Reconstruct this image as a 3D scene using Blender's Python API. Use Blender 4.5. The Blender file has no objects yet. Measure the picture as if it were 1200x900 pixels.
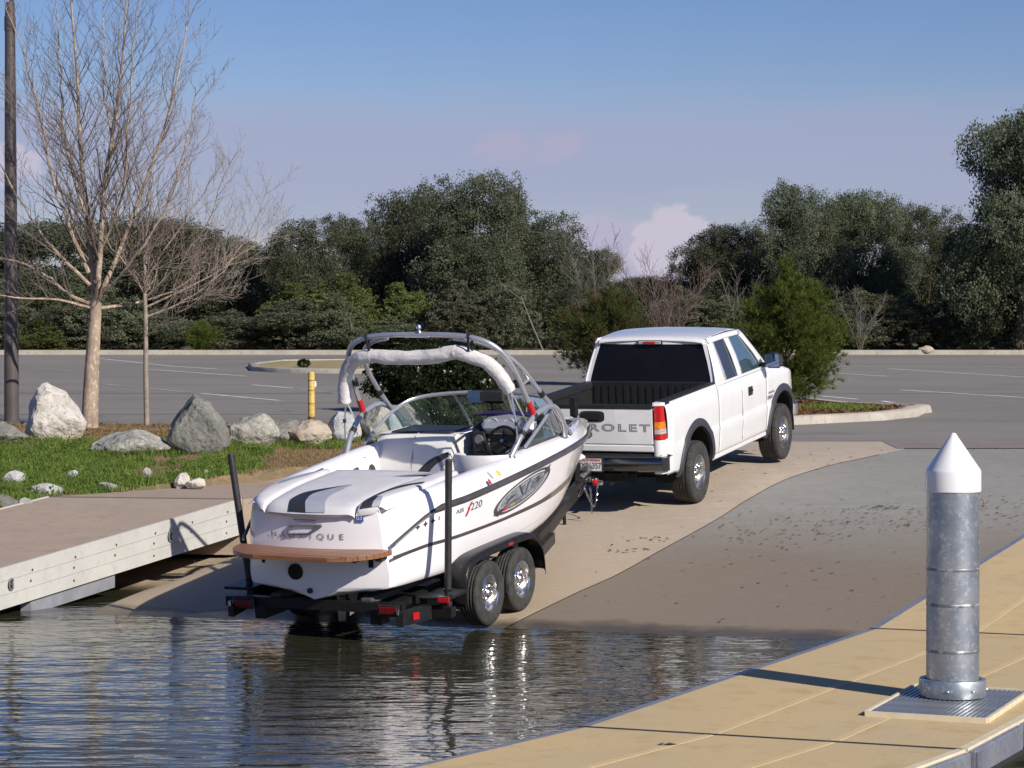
import bpy, math, random
import numpy as np
from mathutils import Vector, Matrix, noise
R = math.radians
rng = np.random.default_rng(7)
random.seed(7)
scene = bpy.context.scene
col = scene.collection

# ---------------------------------------------------------------- camera, sky, sun, exposure
cam_d = bpy.data.cameras.new('camera'); cam = bpy.data.objects.new('camera', cam_d); col.objects.link(cam)
cam_d.sensor_width = 36.0; cam_d.lens = 87.0; cam_d.clip_start = 0.5; cam_d.clip_end = 6000
cam.location = (0, 0, 3.05); cam.rotation_euler = (R(90) - math.atan(60 / 2900), 0, 0)
scene.camera = cam
SUN_EL, SUN_AZ = R(31), math.atan2(.67, -.742)
world = bpy.data.worlds.new('World'); scene.world = world; world.use_nodes = True
wn, wl = world.node_tree.nodes, world.node_tree.links
wn.clear()
def WN(t, **kw):
    n = wn.new(t)
    for k, v in kw.items(): setattr(n, k, v)
    return n
def wmath(op, a, b=None, c=None, clamp=False):
    n = WN('ShaderNodeMath', operation=op, use_clamp=clamp)
    for i, v in enumerate((a, b, c)):
        if v is None: continue
        if isinstance(v, (int, float)): n.inputs[i].default_value = v
        else: wl.new(v, n.inputs[i])
    return n.outputs[0]
def wsmooth(x, lo, hi):
    n = WN('ShaderNodeMapRange', interpolation_type='SMOOTHSTEP')
    wl.new(x, n.inputs[0]); n.inputs[1].default_value = lo; n.inputs[2].default_value = hi
    return n.outputs[0]
def wmix(f, a, b):
    n = WN('ShaderNodeMix', data_type='RGBA')
    wl.new(f, n.inputs[0])
    for i, v in ((6, a), (7, b)):
        if isinstance(v, tuple): n.inputs[i].default_value = (*v, 1)
        else: wl.new(v, n.inputs[i])
    return n.outputs[2]
sky = WN('ShaderNodeTexSky', sky_type='NISHITA', sun_disc=False)
sky.sun_elevation = SUN_EL; sky.sun_rotation = SUN_AZ
sky.altitude = 0; sky.air_density = 1.0; sky.dust_density = 0.25; sky.ozone_density = 3.0
hs = WN('ShaderNodeHueSaturation'); wl.new(sky.outputs[0], hs.inputs['Color'])
hs.inputs['Saturation'].default_value = 1.25; hs.inputs['Value'].default_value = 0.9; hs.inputs['Hue'].default_value = 0.505
tint = WN('ShaderNodeMix', data_type='RGBA', blend_type='MULTIPLY'); tint.inputs[0].default_value = 1; wl.new(hs.outputs[0], tint.inputs[6]); tint.inputs[7].default_value = (.92, .82, 1.0, 1); SKY = tint.outputs[2]
tc = WN('ShaderNodeTexCoord'); sep = WN('ShaderNodeSeparateXYZ'); wl.new(tc.outputs['Generated'], sep.inputs[0])
dx, dy, dz = sep.outputs
def wnoise(scale, detail, stretch, rough=.55):
    m = WN('ShaderNodeMapping'); wl.new(tc.outputs['Generated'], m.inputs[0]); m.inputs['Scale'].default_value = stretch
    n = WN('ShaderNodeTexNoise'); wl.new(m.outputs[0], n.inputs['Vector'])
    n.inputs['Scale'].default_value = scale; n.inputs['Detail'].default_value = detail; n.inputs['Roughness'].default_value = rough
    return n.outputs['Fac']
n1 = wnoise(7, 4, (1, 1, 6)); n2 = wnoise(62, 6, (1, 1, 1.3), .55)
el = wmath('ADD', dz, wmath('MULTIPLY', wmath('SUBTRACT', n1, .5), .03))
# a low, thin stratus bank all round the sky
band = wmath('MULTIPLY', wsmooth(el, .104, .076), wsmooth(el, .020, .062))
band = wmath('MULTIPLY', band, wmath('ADD', .62, wmath('MULTIPLY', n1, .35)), clamp=True)
c1 = wmix(band, SKY, (3.8, 4.1, 5.9))
low = wsmooth(dz, .06, .0)
c1 = wmix(wmath('MULTIPLY', low, .55), c1, (3.8, 4.1, 5.9))
def puff(cu, cz, su, sz, thr, soft, amt):      # a cumulus: noise inside an elliptic envelope, flat-bottomed
    u = wmath('SUBTRACT', dx, cu); v = wmath('SUBTRACT', dz, cz)
    e = wmath('ADD', wmath('POWER', wmath('DIVIDE', wmath('ABSOLUTE', u), su), 2.0), wmath('POWER', wmath('DIVIDE', wmath('ABSOLUTE', v), sz), 2.0))
    env = wmath('SUBTRACT', 1.0, e)
    k = wmath('ADD', env, wmath('MULTIPLY', wmath('SUBTRACT', n2, .5), 2.6))
    k = wmath('MULTIPLY', wsmooth(k, thr, thr + soft), wmath('GREATER_THAN', dy, 0.0))
    return wmath('MULTIPLY', k, amt)
c1 = wmix(puff(.004, .075, .034, .009, .2, .9, .5), c1, (5.0, 4.4, 5.9))
c1 = wmix(puff(.030, .036, .021, .0135, .25, .35, .6), c1, (5.3, 4.9, 6.4))
c1 = wmix(puff(.052, .033, .044, .013, -.35, .6, .85), c1, (4.9, 4.7, 6.3))
c1 = wmix(puff(.063, .036, .021, .0195, .25, .35, .8), c1, (6.3, 5.8, 6.9))
c1 = wmix(puff(-.205, .066, .020, .012, .2, .5, .7), c1, (6.4, 5.8, 7.0))
bg = WN('ShaderNodeBackground'); bg.inputs['Strength'].default_value = 0.082
wl.new(c1, bg.inputs['Color']); wo = WN('ShaderNodeOutputWorld'); wl.new(bg.outputs[0], wo.inputs[0])
sd = bpy.data.lights.new('sun', 'SUN'); sun = bpy.data.objects.new('sun', sd); col.objects.link(sun)
sd.energy = 4.9; sd.angle = R(.53); sd.color = (1.0, .925, .81)
sv = Vector((math.sin(SUN_AZ) * math.cos(SUN_EL), math.cos(SUN_AZ) * math.cos(SUN_EL), math.sin(SUN_EL)))
sun.rotation_euler = sv.to_track_quat('Z', 'Y').to_euler()
scene.view_settings.view_transform = 'Standard'; scene.view_settings.look = 'None'
scene.view_settings.exposure = 0.22; scene.view_settings.gamma = 1.0; scene.view_settings.use_curve_mapping = False
scene.cycles.max_bounces = 8; scene.cycles.transparent_max_bounces = 12
scene.cycles.use_denoising = True

# ---------------------------------------------------------------- materials
def mat(name, c, rough=.6, metal=0, c2=None, ns=8, bump=0, bs=60, coat=0, spec=.5, detail=5, stretch=None, world_co=False, lo=.35, hi=.65, trans=0, ior=1.45, c3=None, bdist=.01):
    m = bpy.data.materials.new(name); m.use_nodes = True
    n, l = m.node_tree.nodes, m.node_tree.links; b = n['Principled BSDF']
    b.inputs['Base Color'].default_value = (*c, 1); b.inputs['Roughness'].default_value = rough
    b.inputs['Metallic'].default_value = metal; b.inputs['Coat Weight'].default_value = coat
    b.inputs['Coat Roughness'].default_value = .05; b.inputs['Specular IOR Level'].default_value = spec
    b.inputs['Transmission Weight'].default_value = trans; b.inputs['IOR'].default_value = ior
    t = n.new('ShaderNodeTexCoord'); vec = t.outputs['Object']
    if world_co: g = n.new('ShaderNodeNewGeometry'); vec = g.outputs['Position']
    if stretch:
        mp = n.new('ShaderNodeMapping'); l.new(vec, mp.inputs[0]); mp.inputs['Scale'].default_value = stretch; vec = mp.outputs[0]
    if c2 is None: c2 = tuple(v * .88 for v in c)
    no = n.new('ShaderNodeTexNoise'); l.new(vec, no.inputs['Vector']); no.inputs['Scale'].default_value = ns; no.inputs['Detail'].default_value = detail
    r = n.new('ShaderNodeValToRGB'); l.new(no.outputs['Fac'], r.inputs[0])
    r.color_ramp.elements[0].position = lo; r.color_ramp.elements[0].color = (*c, 1)
    r.color_ramp.elements[1].position = hi; r.color_ramp.elements[1].color = (*c2, 1)
    out = r.outputs[0]
    if c3 is not None:
        no3 = n.new('ShaderNodeTexNoise'); l.new(vec, no3.inputs['Vector']); no3.inputs['Scale'].default_value = ns * 4.3; no3.inputs['Detail'].default_value = 6; no3.inputs['Roughness'].default_value = .7
        r3 = n.new('ShaderNodeMapRange'); l.new(no3.outputs['Fac'], r3.inputs[0]); r3.inputs[1].default_value = .52; r3.inputs[2].default_value = .66
        mx = n.new('ShaderNodeMix'); mx.data_type = 'RGBA'; l.new(r3.outputs[0], mx.inputs[0]); l.new(out, mx.inputs[6]); mx.inputs[7].default_value = (*c3, 1); out = mx.outputs[2]
    l.new(out, b.inputs['Base Color'])
    if bump:
        nb = n.new('ShaderNodeTexNoise'); l.new(vec, nb.inputs['Vector']); nb.inputs['Scale'].default_value = bs; nb.inputs['Detail'].default_value = 6
        bu = n.new('ShaderNodeBump'); l.new(nb.outputs['Fac'], bu.inputs['Height']); bu.inputs['Strength'].default_value = bump; bu.inputs['Distance'].default_value = bdist
        l.new(bu.outputs[0], b.inputs['Normal'])
    return m
def leafmat(name, c, c2, hue=.03, rough=.55):
    m = bpy.data.materials.new(name); m.use_nodes = True
    n, l = m.node_tree.nodes, m.node_tree.links; b = n['Principled BSDF']
    t = n.new('ShaderNodeTexCoord'); no = n.new('ShaderNodeTexNoise'); l.new(t.outputs['Object'], no.inputs['Vector']); no.inputs['Scale'].default_value = 5; no.inputs['Detail'].default_value = 6; no.inputs['Roughness'].default_value = .7
    r = n.new('ShaderNodeValToRGB'); l.new(no.outputs['Fac'], r.inputs[0]); r.color_ramp.elements[0].position = .38; r.color_ramp.elements[1].position = .64
    r.color_ramp.elements[0].color = (*c, 1); r.color_ramp.elements[1].color = (*c2, 1)
    oi = n.new('ShaderNodeObjectInfo'); h = n.new('ShaderNodeHueSaturation'); l.new(r.outputs[0], h.inputs['Color'])
    a = n.new('ShaderNodeMapRange'); l.new(oi.outputs['Random'], a.inputs[0]); a.inputs[3].default_value = .5 - hue; a.inputs[4].default_value = .5 + hue; l.new(a.outputs[0], h.inputs['Hue'])
    a2 = n.new('ShaderNodeMapRange'); l.new(oi.outputs['Random'], a2.inputs[0]); a2.inputs[3].default_value = .8; a2.inputs[4].default_value = 1.2; l.new(a2.outputs[0], h.inputs['Value'])
    l.new(h.outputs[0], b.inputs['Base Color']); b.inputs['Roughness'].default_value = rough; b.inputs['Specular IOR Level'].default_value = .12
    tr = n.new('ShaderNodeBsdfTranslucent'); l.new(h.outputs[0], tr.inputs[0]); ms = n.new('ShaderNodeMixShader'); ms.inputs[0].default_value = .45
    l.new(b.outputs[0], ms.inputs[1]); l.new(tr.outputs[0], ms.inputs[2]); l.new(ms.outputs[0], n['Material Output'].inputs[0])
    return m
M = {}
M['white_paint'] = mat('white_paint', (.76, .76, .775), .22, c2=(.72, .72, .735), ns=3, coat=.8)
M['dark_gap'] = mat('dark_gap', (.01, .01, .01), .8)
M['gelcoat'] = mat('gelcoat', (.86, .84, .87), .16, c2=(.83, .81, .84), ns=2, coat=.6)
M['black_plastic'] = mat('black_plastic', (.018, .018, .02), .5, c2=(.03, .03, .032), ns=14, bump=.15, bs=200)
M['liner'] = mat('liner', (.012, .012, .013), .55, c2=(.018, .018, .019), ns=10)
M['flare'] = mat('flare', (.035, .035, .045), .5, c2=(.045, .045, .055), ns=20)
M['rubber'] = mat('rubber', (.028, .028, .028), .75, c2=(.05, .048, .045), ns=12, bump=.3, bs=150)
M['chrome'] = mat('chrome', (.80, .79, .77), .24, 1, c2=(.68, .67, .66), ns=9)
M['alloy'] = mat('alloy', (.62, .61, .60), .28, 1, c2=(.5, .49, .48), ns=12)
M['rusty_steel'] = mat('rusty_steel', (.10, .07, .05), .7, .3, c2=(.2, .1, .05), ns=15)
M['black_metal'] = mat('black_metal', (.010, .010, .011), .42, c2=(.016, .016, .017), ns=10, coat=.1, spec=.3)
M['dark_glass'] = mat('dark_glass', (.006, .006, .008), .05, c2=(.008, .008, .010), ns=3, spec=.22)
M['side_glass'] = mat('side_glass', (.03, .035, .06), .06, c2=(.04, .045, .07), ns=3, spec=.35)
M['tint_glass'] = mat('tint_glass', (.50, .68, .66), .02, c2=(.48, .66, .64), trans=.95, ior=1.06, spec=.6)
M['mirror'] = mat('mirror', (.75, .8, .88), .03, 1)
M['dark_reflection'] = mat('dark_reflection', (.16, .21, .34), .04, 1)  # truck mirror: dark blue reflection put into the glass colour
M['red_lens'] = mat('red_lens', (.45, .012, .015), .12, c2=(.42, .008, .01), ns=40, coat=.8, lo=.3, hi=.7)
M['shaded_lens'] = mat('shaded_lens', (.16, .008, .01), .3, c2=(.10, .006, .008), ns=30)  # trailer tail-light red, darkened so the colour carries the shade there
M['amber_lens'] = mat('amber_lens', (.75, .24, .02), .12, c2=(.6, .15, .01), ns=40, coat=.8)
M['clear_lens'] = mat('clear_lens', (.5, .48, .46), .1, c2=(.3, .29, .28), ns=40, coat=.8)
M['tube'] = mat('tube', (.55, .56, .60), .3, .65, c2=(.48, .49, .53), ns=6)
M['stripe_grey'] = mat('stripe_grey', (.055, .05, .055), .35, c2=(.075, .068, .072), ns=5, coat=.3)
M['stripe_tan'] = mat('stripe_tan', (.20, .17, .14), .4, c2=(.12, .10, .09), ns=2, coat=.3)
M['vinyl'] = mat('vinyl', (.62, .61, .63), .5, c2=(.57, .56, .585), ns=7, bump=.15, bs=120)
M['vinyl_white'] = mat('vinyl_white', (.74, .73, .71), .45, c2=(.70, .69, .67), ns=5, bump=.1, bs=120)
M['vinyl_grey'] = mat('vinyl_grey', (.36, .37, .44), .5, c2=(.32, .33, .40), ns=7)
M['vinyl_black'] = mat('vinyl_black', (.022, .023, .028), .45, c2=(.03, .03, .036), ns=7)
M['canvas'] = mat('canvas', (.64, .62, .62), .85, c2=(.50, .49, .50), ns=5, bump=.4, bs=14, stretch=(1, 2, 2), bdist=.03)
M['carpet'] = mat('carpet', (.07, .07, .08), .95, ns=60)
M['letter'] = mat('letter', (.20, .20, .23), .4, .2)
M['letter_dark'] = mat('letter_dark', (.05, .055, .07), .4)
M['letter_silver'] = mat('letter_silver', (.55, .56, .6), .3, .5)
M['red_paint'] = mat('red_paint', (.55, .02, .03), .4)
M['blue_print'] = mat('blue_print', (.06, .12, .42), .5)
M['yellow_print'] = mat('yellow_print', (.75, .55, .05), .5)
M['plate_white'] = mat('plate_white', (.62, .63, .66), .4)
M['purple'] = mat('purple', (.03, .02, .08), .5)

def teak():
    m = mat('teak', (.28, .13, .065), .45, c2=(.15, .065, .032), ns=2.2, stretch=(1.2, 26, 26), lo=.3, hi=.7, coat=.15, c3=(.36, .19, .11))
    return m
M['teak'] = teak()
M['water'] = None

# ---------------------------------------------------------------- mesh helpers
class MB:
    def __init__(s): s.v = []; s.f = []; s.m = []
    def add(s, vs, fs, mi=0):
        o = len(s.v); s.v += [tuple(map(float, p)) for p in vs]; s.f += [tuple(i + o for i in f) for f in fs]; s.m += [mi] * len(fs); return s
    def box(s, c, d, mi=0, rz=0, bev=0, taper=1, rx=0, ry=0):
        cx, cy, cz = c; hx, hy, hz = d[0] / 2, d[1] / 2, d[2] / 2
        rot = Matrix.Rotation(rz, 3, 'Z') @ Matrix.Rotation(ry, 3, 'Y') @ Matrix.Rotation(rx, 3, 'X')
        if bev <= 0:
            P = [(sx * hx * (taper if sz > 0 else 1), sy * hy * (taper if sz > 0 else 1), sz * hz) for sz in (-1, 1) for sx, sy in ((-1, -1), (1, -1), (1, 1), (-1, 1))]
            F = [(3, 2, 1, 0), (4, 5, 6, 7), (0, 1, 5, 4), (1, 2, 6, 5), (2, 3, 7, 6), (3, 0, 4, 7)]
        else:
            b = min(bev, hx * .9, hy * .9, hz * .9); P = []; rings = []
            for z, k in ((-hz, 1), (-hz + b, 0), (hz - b, 0), (hz, 1)):
                ax, ay = hx - b * k, hy - b * k; bb = b * .6
                ring = []
                for sx, sy in ((1, -1), (1, 1), (-1, 1), (-1, -1)):
                    a = (sx * ax, sy * (ay - bb)); e = (sx * (ax - bb), sy * ay)
                    ring += [a, e] if sx * sy > 0 else [e, a]
                rings.append(len(P)); P += [(x, y, z) for x, y in ring]
            F = []
            for r0, r1 in zip(rings, rings[1:]):
                for i in range(8): F.append((r0 + i, r0 + (i + 1) % 8, r1 + (i + 1) % 8, r1 + i))
            F.append(tuple(range(rings[-1], rings[-1] + 8))); F.append(tuple(reversed(range(8))))
        out = []
        for p in P: q = rot @ Vector(p); out.append((q.x + cx, q.y + cy, q.z + cz))
        return s.add(out, F, mi)
    def tube(s, pts, rad, n=8, mi=0, cap=True, sq=1):
        pts = [Vector(p) for p in pts]; k = len(pts)
        if not hasattr(rad, '__len__'): rad = [rad] * k
        V = []; F = []; up = None
        for i, p in enumerate(pts):
            d = (pts[min(i + 1, k - 1)] - pts[max(i - 1, 0)]).normalized()
            if up is None:
                up = Vector((0, 0, 1)) if abs(d.z) < .9 else Vector((1, 0, 0))
            a = d.cross(up).normalized(); up = a.cross(d).normalized()
            for j in range(n):
                t = 2 * math.pi * (j + .5) / n; q = p + a * math.cos(t) * rad[i] + up * math.sin(t) * rad[i] * sq; V.append(q)
        for i in range(k - 1):
            for j in range(n): F.append((i * n + j, i * n + (j + 1) % n, (i + 1) * n + (j + 1) % n, (i + 1) * n + j))
        if cap: F.append(tuple(range(n))[::-1]); F.append(tuple((k - 1) * n + j for j in range(n)))
        return s.add(V, F, mi)
    def lathe(s, prof, c=(0, 0, 0), axis='z', n=24, mi=0, closed=False):
        V = []; F = []
        for r, h in prof:
            for j in range(n):
                t = 2 * math.pi * j / n; a, b = r * math.cos(t), r * math.sin(t)
                p = (a, b, h) if axis == 'z' else ((h, a, b) if axis == 'x' else (a, h, b))
                V.append((p[0] + c[0], p[1] + c[1], p[2] + c[2]))
        for i in range(len(prof) - 1):
            for j in range(n):
                if isinstance(mi, (list, tuple)): pass
                F.append((i * n + j, i * n + (j + 1) % n, (i + 1) * n + (j + 1) % n, (i + 1) * n + j))
        return s.add(V, F, mi if not isinstance(mi, (list, tuple)) else 0)
    def disc(s, c, r, axis='x', n=16, mi=0, ry=None):
        V = []
        for j in range(n):
            t = 2 * math.pi * j / n; a, b = r * math.cos(t), (ry or r) * math.sin(t)
            p = (a, b, 0) if axis == 'z' else ((0, a, b) if axis == 'x' else (a, 0, b))
            V.append((p[0] + c[0], p[1] + c[1], p[2] + c[2]))
        return s.add(V, [tuple(range(n))], mi)
    def grid(s, rows, mi=0, flip=False):
        nr, nc = len(rows), len(rows[0]); V = [p for r in rows for p in r]; F = []
        for i in range(nr - 1):
            for j in range(nc - 1):
                f = (i * nc + j, i * nc + j + 1, (i + 1) * nc + j + 1, (i + 1) * nc + j)
                F.append(f[::-1] if flip else f)
        return s.add(V, F, mi)
    def prism(s, poly, ax, a, b, mi=0):      # poly in the two other axes, extruded along ax from a to b
        n = len(poly)
        def P(u, v, w): return {'x': (w, u, v), 'y': (u, w, v), 'z': (u, v, w)}[ax]
        V = [P(u, v, a) for u, v in poly] + [P(u, v, b) for u, v in poly]
        F = [tuple(range(n)), tuple(range(n, 2 * n))[::-1]] + [(i, i + n, (i + 1) % n + n, (i + 1) % n) for i in range(n)]
        return s.add(V, F, mi)
    def build(s, name, mats, parent=None, smooth=False, bev=0, solid=0, ang=40):
        me = bpy.data.meshes.new(name); me.from_pydata(s.v, [], s.f); me.validate()
        if not isinstance(mats, (list, tuple)): mats = [mats]
        for m in mats: me.materials.append(M[m] if isinstance(m, str) else m)
        if len(mats) > 1: me.polygons.foreach_set('material_index', s.m[:len(me.polygons)])
        if smooth:
            me.polygons.foreach_set('use_smooth', [True] * len(me.polygons))
            try: me.set_sharp_from_angle(angle=R(ang))
            except Exception: pass
        me.update()
        o = bpy.data.objects.new(name, me); col.objects.link(o)
        if parent: o.parent = parent
        if bev:
            b = o.modifiers.new('b', 'BEVEL'); b.width = bev; b.segments = 2; b.limit_method = 'ANGLE'; b.angle_limit = R(35)
        if solid:
            b = o.modifiers.new('s', 'SOLIDIFY'); b.thickness = solid; b.offset = -1
        return o
def npmesh(name, V, F, mats, parent=None, smooth=False, mi=None):
    V = np.asarray(V, np.float32); F = np.asarray(F, np.int32); k = F.shape[1]
    me = bpy.data.meshes.new(name); me.vertices.add(len(V)); me.vertices.foreach_set('co', V.ravel())
    me.loops.add(F.size); me.loops.foreach_set('vertex_index', F.ravel())
    me.polygons.add(len(F)); me.polygons.foreach_set('loop_start', np.arange(0, F.size, k, dtype=np.int32)); me.polygons.foreach_set('loop_total', np.full(len(F), k, np.int32))
    if not isinstance(mats, (list, tuple)): mats = [mats]
    for m in mats: me.materials.append(M[m] if isinstance(m, str) else m)
    if mi is not None: me.polygons.foreach_set('material_index', np.asarray(mi, np.int32))
    if smooth: me.polygons.foreach_set('use_smooth', np.ones(len(F), bool))
    me.update(calc_edges=True); me.validate()
    o = bpy.data.objects.new(name, me); col.objects.link(o)
    if parent: o.parent = parent
    return o
def tag(o, label=None, cat=None, group=None, kind=None):
    if label: o['label'] = label
    if cat: o['category'] = cat
    if group: o['group'] = group
    if kind: o['kind'] = kind
    return o
def thing(name, label, cat, loc=(0, 0, 0), rot=(0, 0, 0), group=None):
    o = bpy.data.objects.new(name, None); col.objects.link(o); o.location = loc; o.rotation_euler = rot; o.empty_display_size = .3
    return tag(o, label, cat, group)
def dup(root, loc=None, rot=None, scale=None, label=None, group=None):
    r = root.copy(); col.objects.link(r)
    if loc is not None: r.location = loc
    if rot is not None: r.rotation_euler = rot
    if scale is not None: r.scale = scale
    if label: r['label'] = label
    if group: r['group'] = group
    for c in list(root.children): dupc(c, r)
    return r
def dupc(c, parent):
    d = c.copy(); col.objects.link(d); d.parent = parent
    for g in list(c.children): dupc(g, d)
    return d
def crom(xs, ys, t):           # Catmull-Rom through (xs, ys)
    i = min(max(np.searchsorted(xs, t) - 1, 0), len(xs) - 2); h = xs[i + 1] - xs[i]; u = (t - xs[i]) / h
    def sl(k):
        if k <= 0: return (ys[1] - ys[0]) / (xs[1] - xs[0])
        if k >= len(xs) - 1: return (ys[-1] - ys[-2]) / (xs[-1] - xs[-2])
        return (ys[k + 1] - ys[k - 1]) / (xs[k + 1] - xs[k - 1])
    a, b = sl(i) * h, sl(i + 1) * h
    return (2 * u ** 3 - 3 * u ** 2 + 1) * ys[i] + (u ** 3 - 2 * u ** 2 + u) * a + (-2 * u ** 3 + 3 * u ** 2) * ys[i + 1] + (u ** 3 - u ** 2) * b
def smooth_path(pts, n=6):
    pts = [Vector(p) for p in pts]; out = []
    for i in range(len(pts) - 1):
        p0 = pts[max(i - 1, 0)]; p1 = pts[i]; p2 = pts[i + 1]; p3 = pts[min(i + 2, len(pts) - 1)]
        for k in range(n):
            t = k / n; out.append(.5 * ((2 * p1) + (p2 - p0) * t + (2 * p0 - 5 * p1 + 4 * p2 - p3) * t * t + (3 * p1 - p0 - 3 * p2 + p3) * t ** 3))
    out.append(pts[-1]); return out
def text(s, size, fn, m, parent, name='lettering', sx=1.0, space=1.0, offset=0.0, bold=0, align='CENTER', sub=False):
    cu = bpy.data.curves.new(name, 'FONT'); cu.body = s; cu.size = size; cu.align_x = align; cu.align_y = 'CENTER'; cu.space_character = space; cu.offset = offset; cu.resolution_u = 3
    ob = bpy.data.objects.new('tmp_text', cu); col.objects.link(ob)
    me = bpy.data.meshes.new_from_object(ob.evaluated_get(bpy.context.evaluated_depsgraph_get()))
    bpy.data.objects.remove(ob); bpy.data.curves.remove(cu)
    for v in me.vertices: v.co = Vector(fn(v.co.x * sx, v.co.y))
    me.materials.clear(); me.materials.append(M[m]); me.update()
    o = bpy.data.objects.new(name, me); col.objects.link(o); o.parent = parent
    return o

# ================================================================ SETTING
def lotz(y): return 1.36 + .01 * (y - 38.4)
def rampz(x, y):
    yw = 25.45 - .305 * (x + .09); yc = 38.4 if x > 1 else 38.4 + .8 * (1 - x)
    t = (y - yw) / (yc - yw)
    if t > 1: return 1.36 + .01 * (y - yc)
    z = float(np.interp(t, RT, RZ))
    if x < 0 and y < 34.5:      # the slab edge falls away under the gangway
        fx = x - (-5.52 + (y - 26.48) * .481); k = min(1, max(0, (.75 - fx) / .9)); k = k * k * (3 - 2 * k); z -= .27 * k * min(1, (34.5 - y) / 2.5)
    return z
RT = [-1, -.4, 0, .25, .513, .76, .9, 1.0]; RZ = [-1.7, -.67, 0, .425, .85, 1.2, 1.32, 1.36]
def bankz(x, y):
    z = float(np.interp(y, [22, 27, 29, 31, 33, 36, 38.5, 41, 43.2, 44.2], [-1.2, -.25, .35, .88, 1.02, 1.2, 1.38, 1.45, 1.46, 1.38]))
    z += .05 * noise.noise((x * .8, y * .8, 3)) + .025 * noise.noise((x * 3, y * 3, 1))
    return z
def landx(y): return -5.89 + (y - 31.39) * .76      # left edge of the shore landing
# --- boat ramp: two lanes either side of a joint
SEAM = [(20, -2.6), (24, -.75), (25.45, -.09), (26.88, .67), (27.67, 1.15), (28.79, 1.67), (30.69, 2.53), (32.08, 3.07), (33.56, 3.69), (34.55, 4.29), (35.64, 5.04), (36.94, 5.88), (37.6, 6.4)]
def seam(y): return float(crom([a for a, b in SEAM], [b for a, b in SEAM], y))
def concrete(name, c, c2, wet, zlo, zhi, stain, dirt):
    m = bpy.data.materials.new(name); m.use_nodes = True; n, l = m.node_tree.nodes, m.node_tree.links; b = n['Principled BSDF']
    g = n.new('ShaderNodeNewGeometry'); sp = n.new('ShaderNodeSeparateXYZ'); l.new(g.outputs['Position'], sp.inputs[0])
    def N(sc, det, st=(1, 1, 1), rot=0, ro=.6):
        mp = n.new('ShaderNodeMapping'); l.new(g.outputs['Position'], mp.inputs[0]); mp.inputs['Scale'].default_value = st; mp.inputs['Rotation'].default_value = (0, 0, rot)
        t = n.new('ShaderNodeTexNoise'); l.new(mp.outputs[0], t.inputs['Vector']); t.inputs['Scale'].default_value = sc; t.inputs['Detail'].default_value = det; t.inputs['Roughness'].default_value = ro; return t.outputs['Fac']
    def MX(f, a, bb):
        x = n.new('ShaderNodeMix'); x.data_type = 'RGBA'; l.new(f, x.inputs[0])
        for i, v in ((6, a), (7, bb)):
            if isinstance(v, tuple): x.inputs[i].default_value = (*v, 1)
            else: l.new(v, x.inputs[i])
        return x.outputs[2]
    def MR(v, a, bb, lo=0, hi=1):
        x = n.new('ShaderNodeMapRange'); l.new(v, x.inputs[0]); x.inputs[1].default_value = a; x.inputs[2].default_value = bb; x.inputs[3].default_value = lo; x.inputs[4].default_value = hi; return x.outputs[0]
    def MA(op, a, bb):
        x = n.new('ShaderNodeMath'); x.operation = op
        for i, v in enumerate((a, bb)):
            if isinstance(v, (int, float)): x.inputs[i].default_value = v
            else: l.new(v, x.inputs[i])
        return x.outputs[0]
    big = N(.55, 5); fine = N(14, 8, ro=.75); streak = N(1.1, 6, (7, .8, 1), R(25)); mid = N(2.6, 7, ro=.7); rib = N(3, 4, (.6, 9, 1), R(17))
    cc = MX(MR(big, .35, .65), c, c2)
    cc = MX(MA('MULTIPLY', MR(streak, .45, .7), .3), cc, tuple(v * .72 for v in c))
    cc = MX(MA('MULTIPLY', MR(rib, .5, .62), .5), cc, tuple(v * .8 for v in c2))
    cc = MX(MA('MULTIPLY', MR(mid, .5, .68), .45), cc, tuple(v * .78 for v in c))
    zz = MA('ADD', sp.outputs[2], MA('MULTIPLY', MA('SUBTRACT', big, .5), stain))
    cc = MX(MR(zz, zhi, zlo), cc, wet)
    cc = MX(MA('MULTIPLY', MR(fine, .62, .72), .55), cc, dirt)
    cc = MX(MA('MULTIPLY', MR(fine, .42, .3), .35), cc, tuple(min(1, v * 1.25) for v in c))
    wetz = MA('ADD', sp.outputs[2], MA('MULTIPLY', MA('SUBTRACT', N(1.2, 4), .5), .12))
    w = MR(wetz, .06, .02)
    cc = MX(MA('MULTIPLY', w, .8), cc, (.045, .036, .026))
    l.new(cc, b.inputs['Base Color']); l.new(MR(w, 0, 1, .9, .3), b.inputs['Roughness'])
    bu = n.new('ShaderNodeBump'); l.new(MA('ADD', fine, MA('MULTIPLY', rib, 1.6)), bu.inputs['Height']); bu.inputs['Strength'].default_value = .5; bu.inputs['Distance'].default_value = .012; l.new(bu.outputs[0], b.inputs['Normal'])
    b.inputs['Specular IOR Level'].default_value = .25
    M[name] = m
concrete('ramp_tan', (.48, .40, .32), (.42, .355, .285), (.40, .32, .23), .1, .8, .4, (.2, .15, .1))
concrete('ramp_grey', (.29, .28, .26), (.25, .245, .23), (.205, .170, .135), .40, .80, .45, (.09, .07, .05))
def lane(name, xs_of, drop, mname):
    ys = list(np.arange(19.5, 38.31, .3)) + [38.4]
    rows = []
    for y in ys: rows.append([(x, y, rampz(x, y) - drop) for x in xs_of(y)])
    o = MB().grid(rows).build(name, mname, smooth=True); return tag(o, kind='structure')
lane('boat_ramp_lane', lambda y: [-9 + (seam(min(y, 36.95)) + 9) * k / 26 for k in range(27)], 0, 'ramp_tan')
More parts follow.
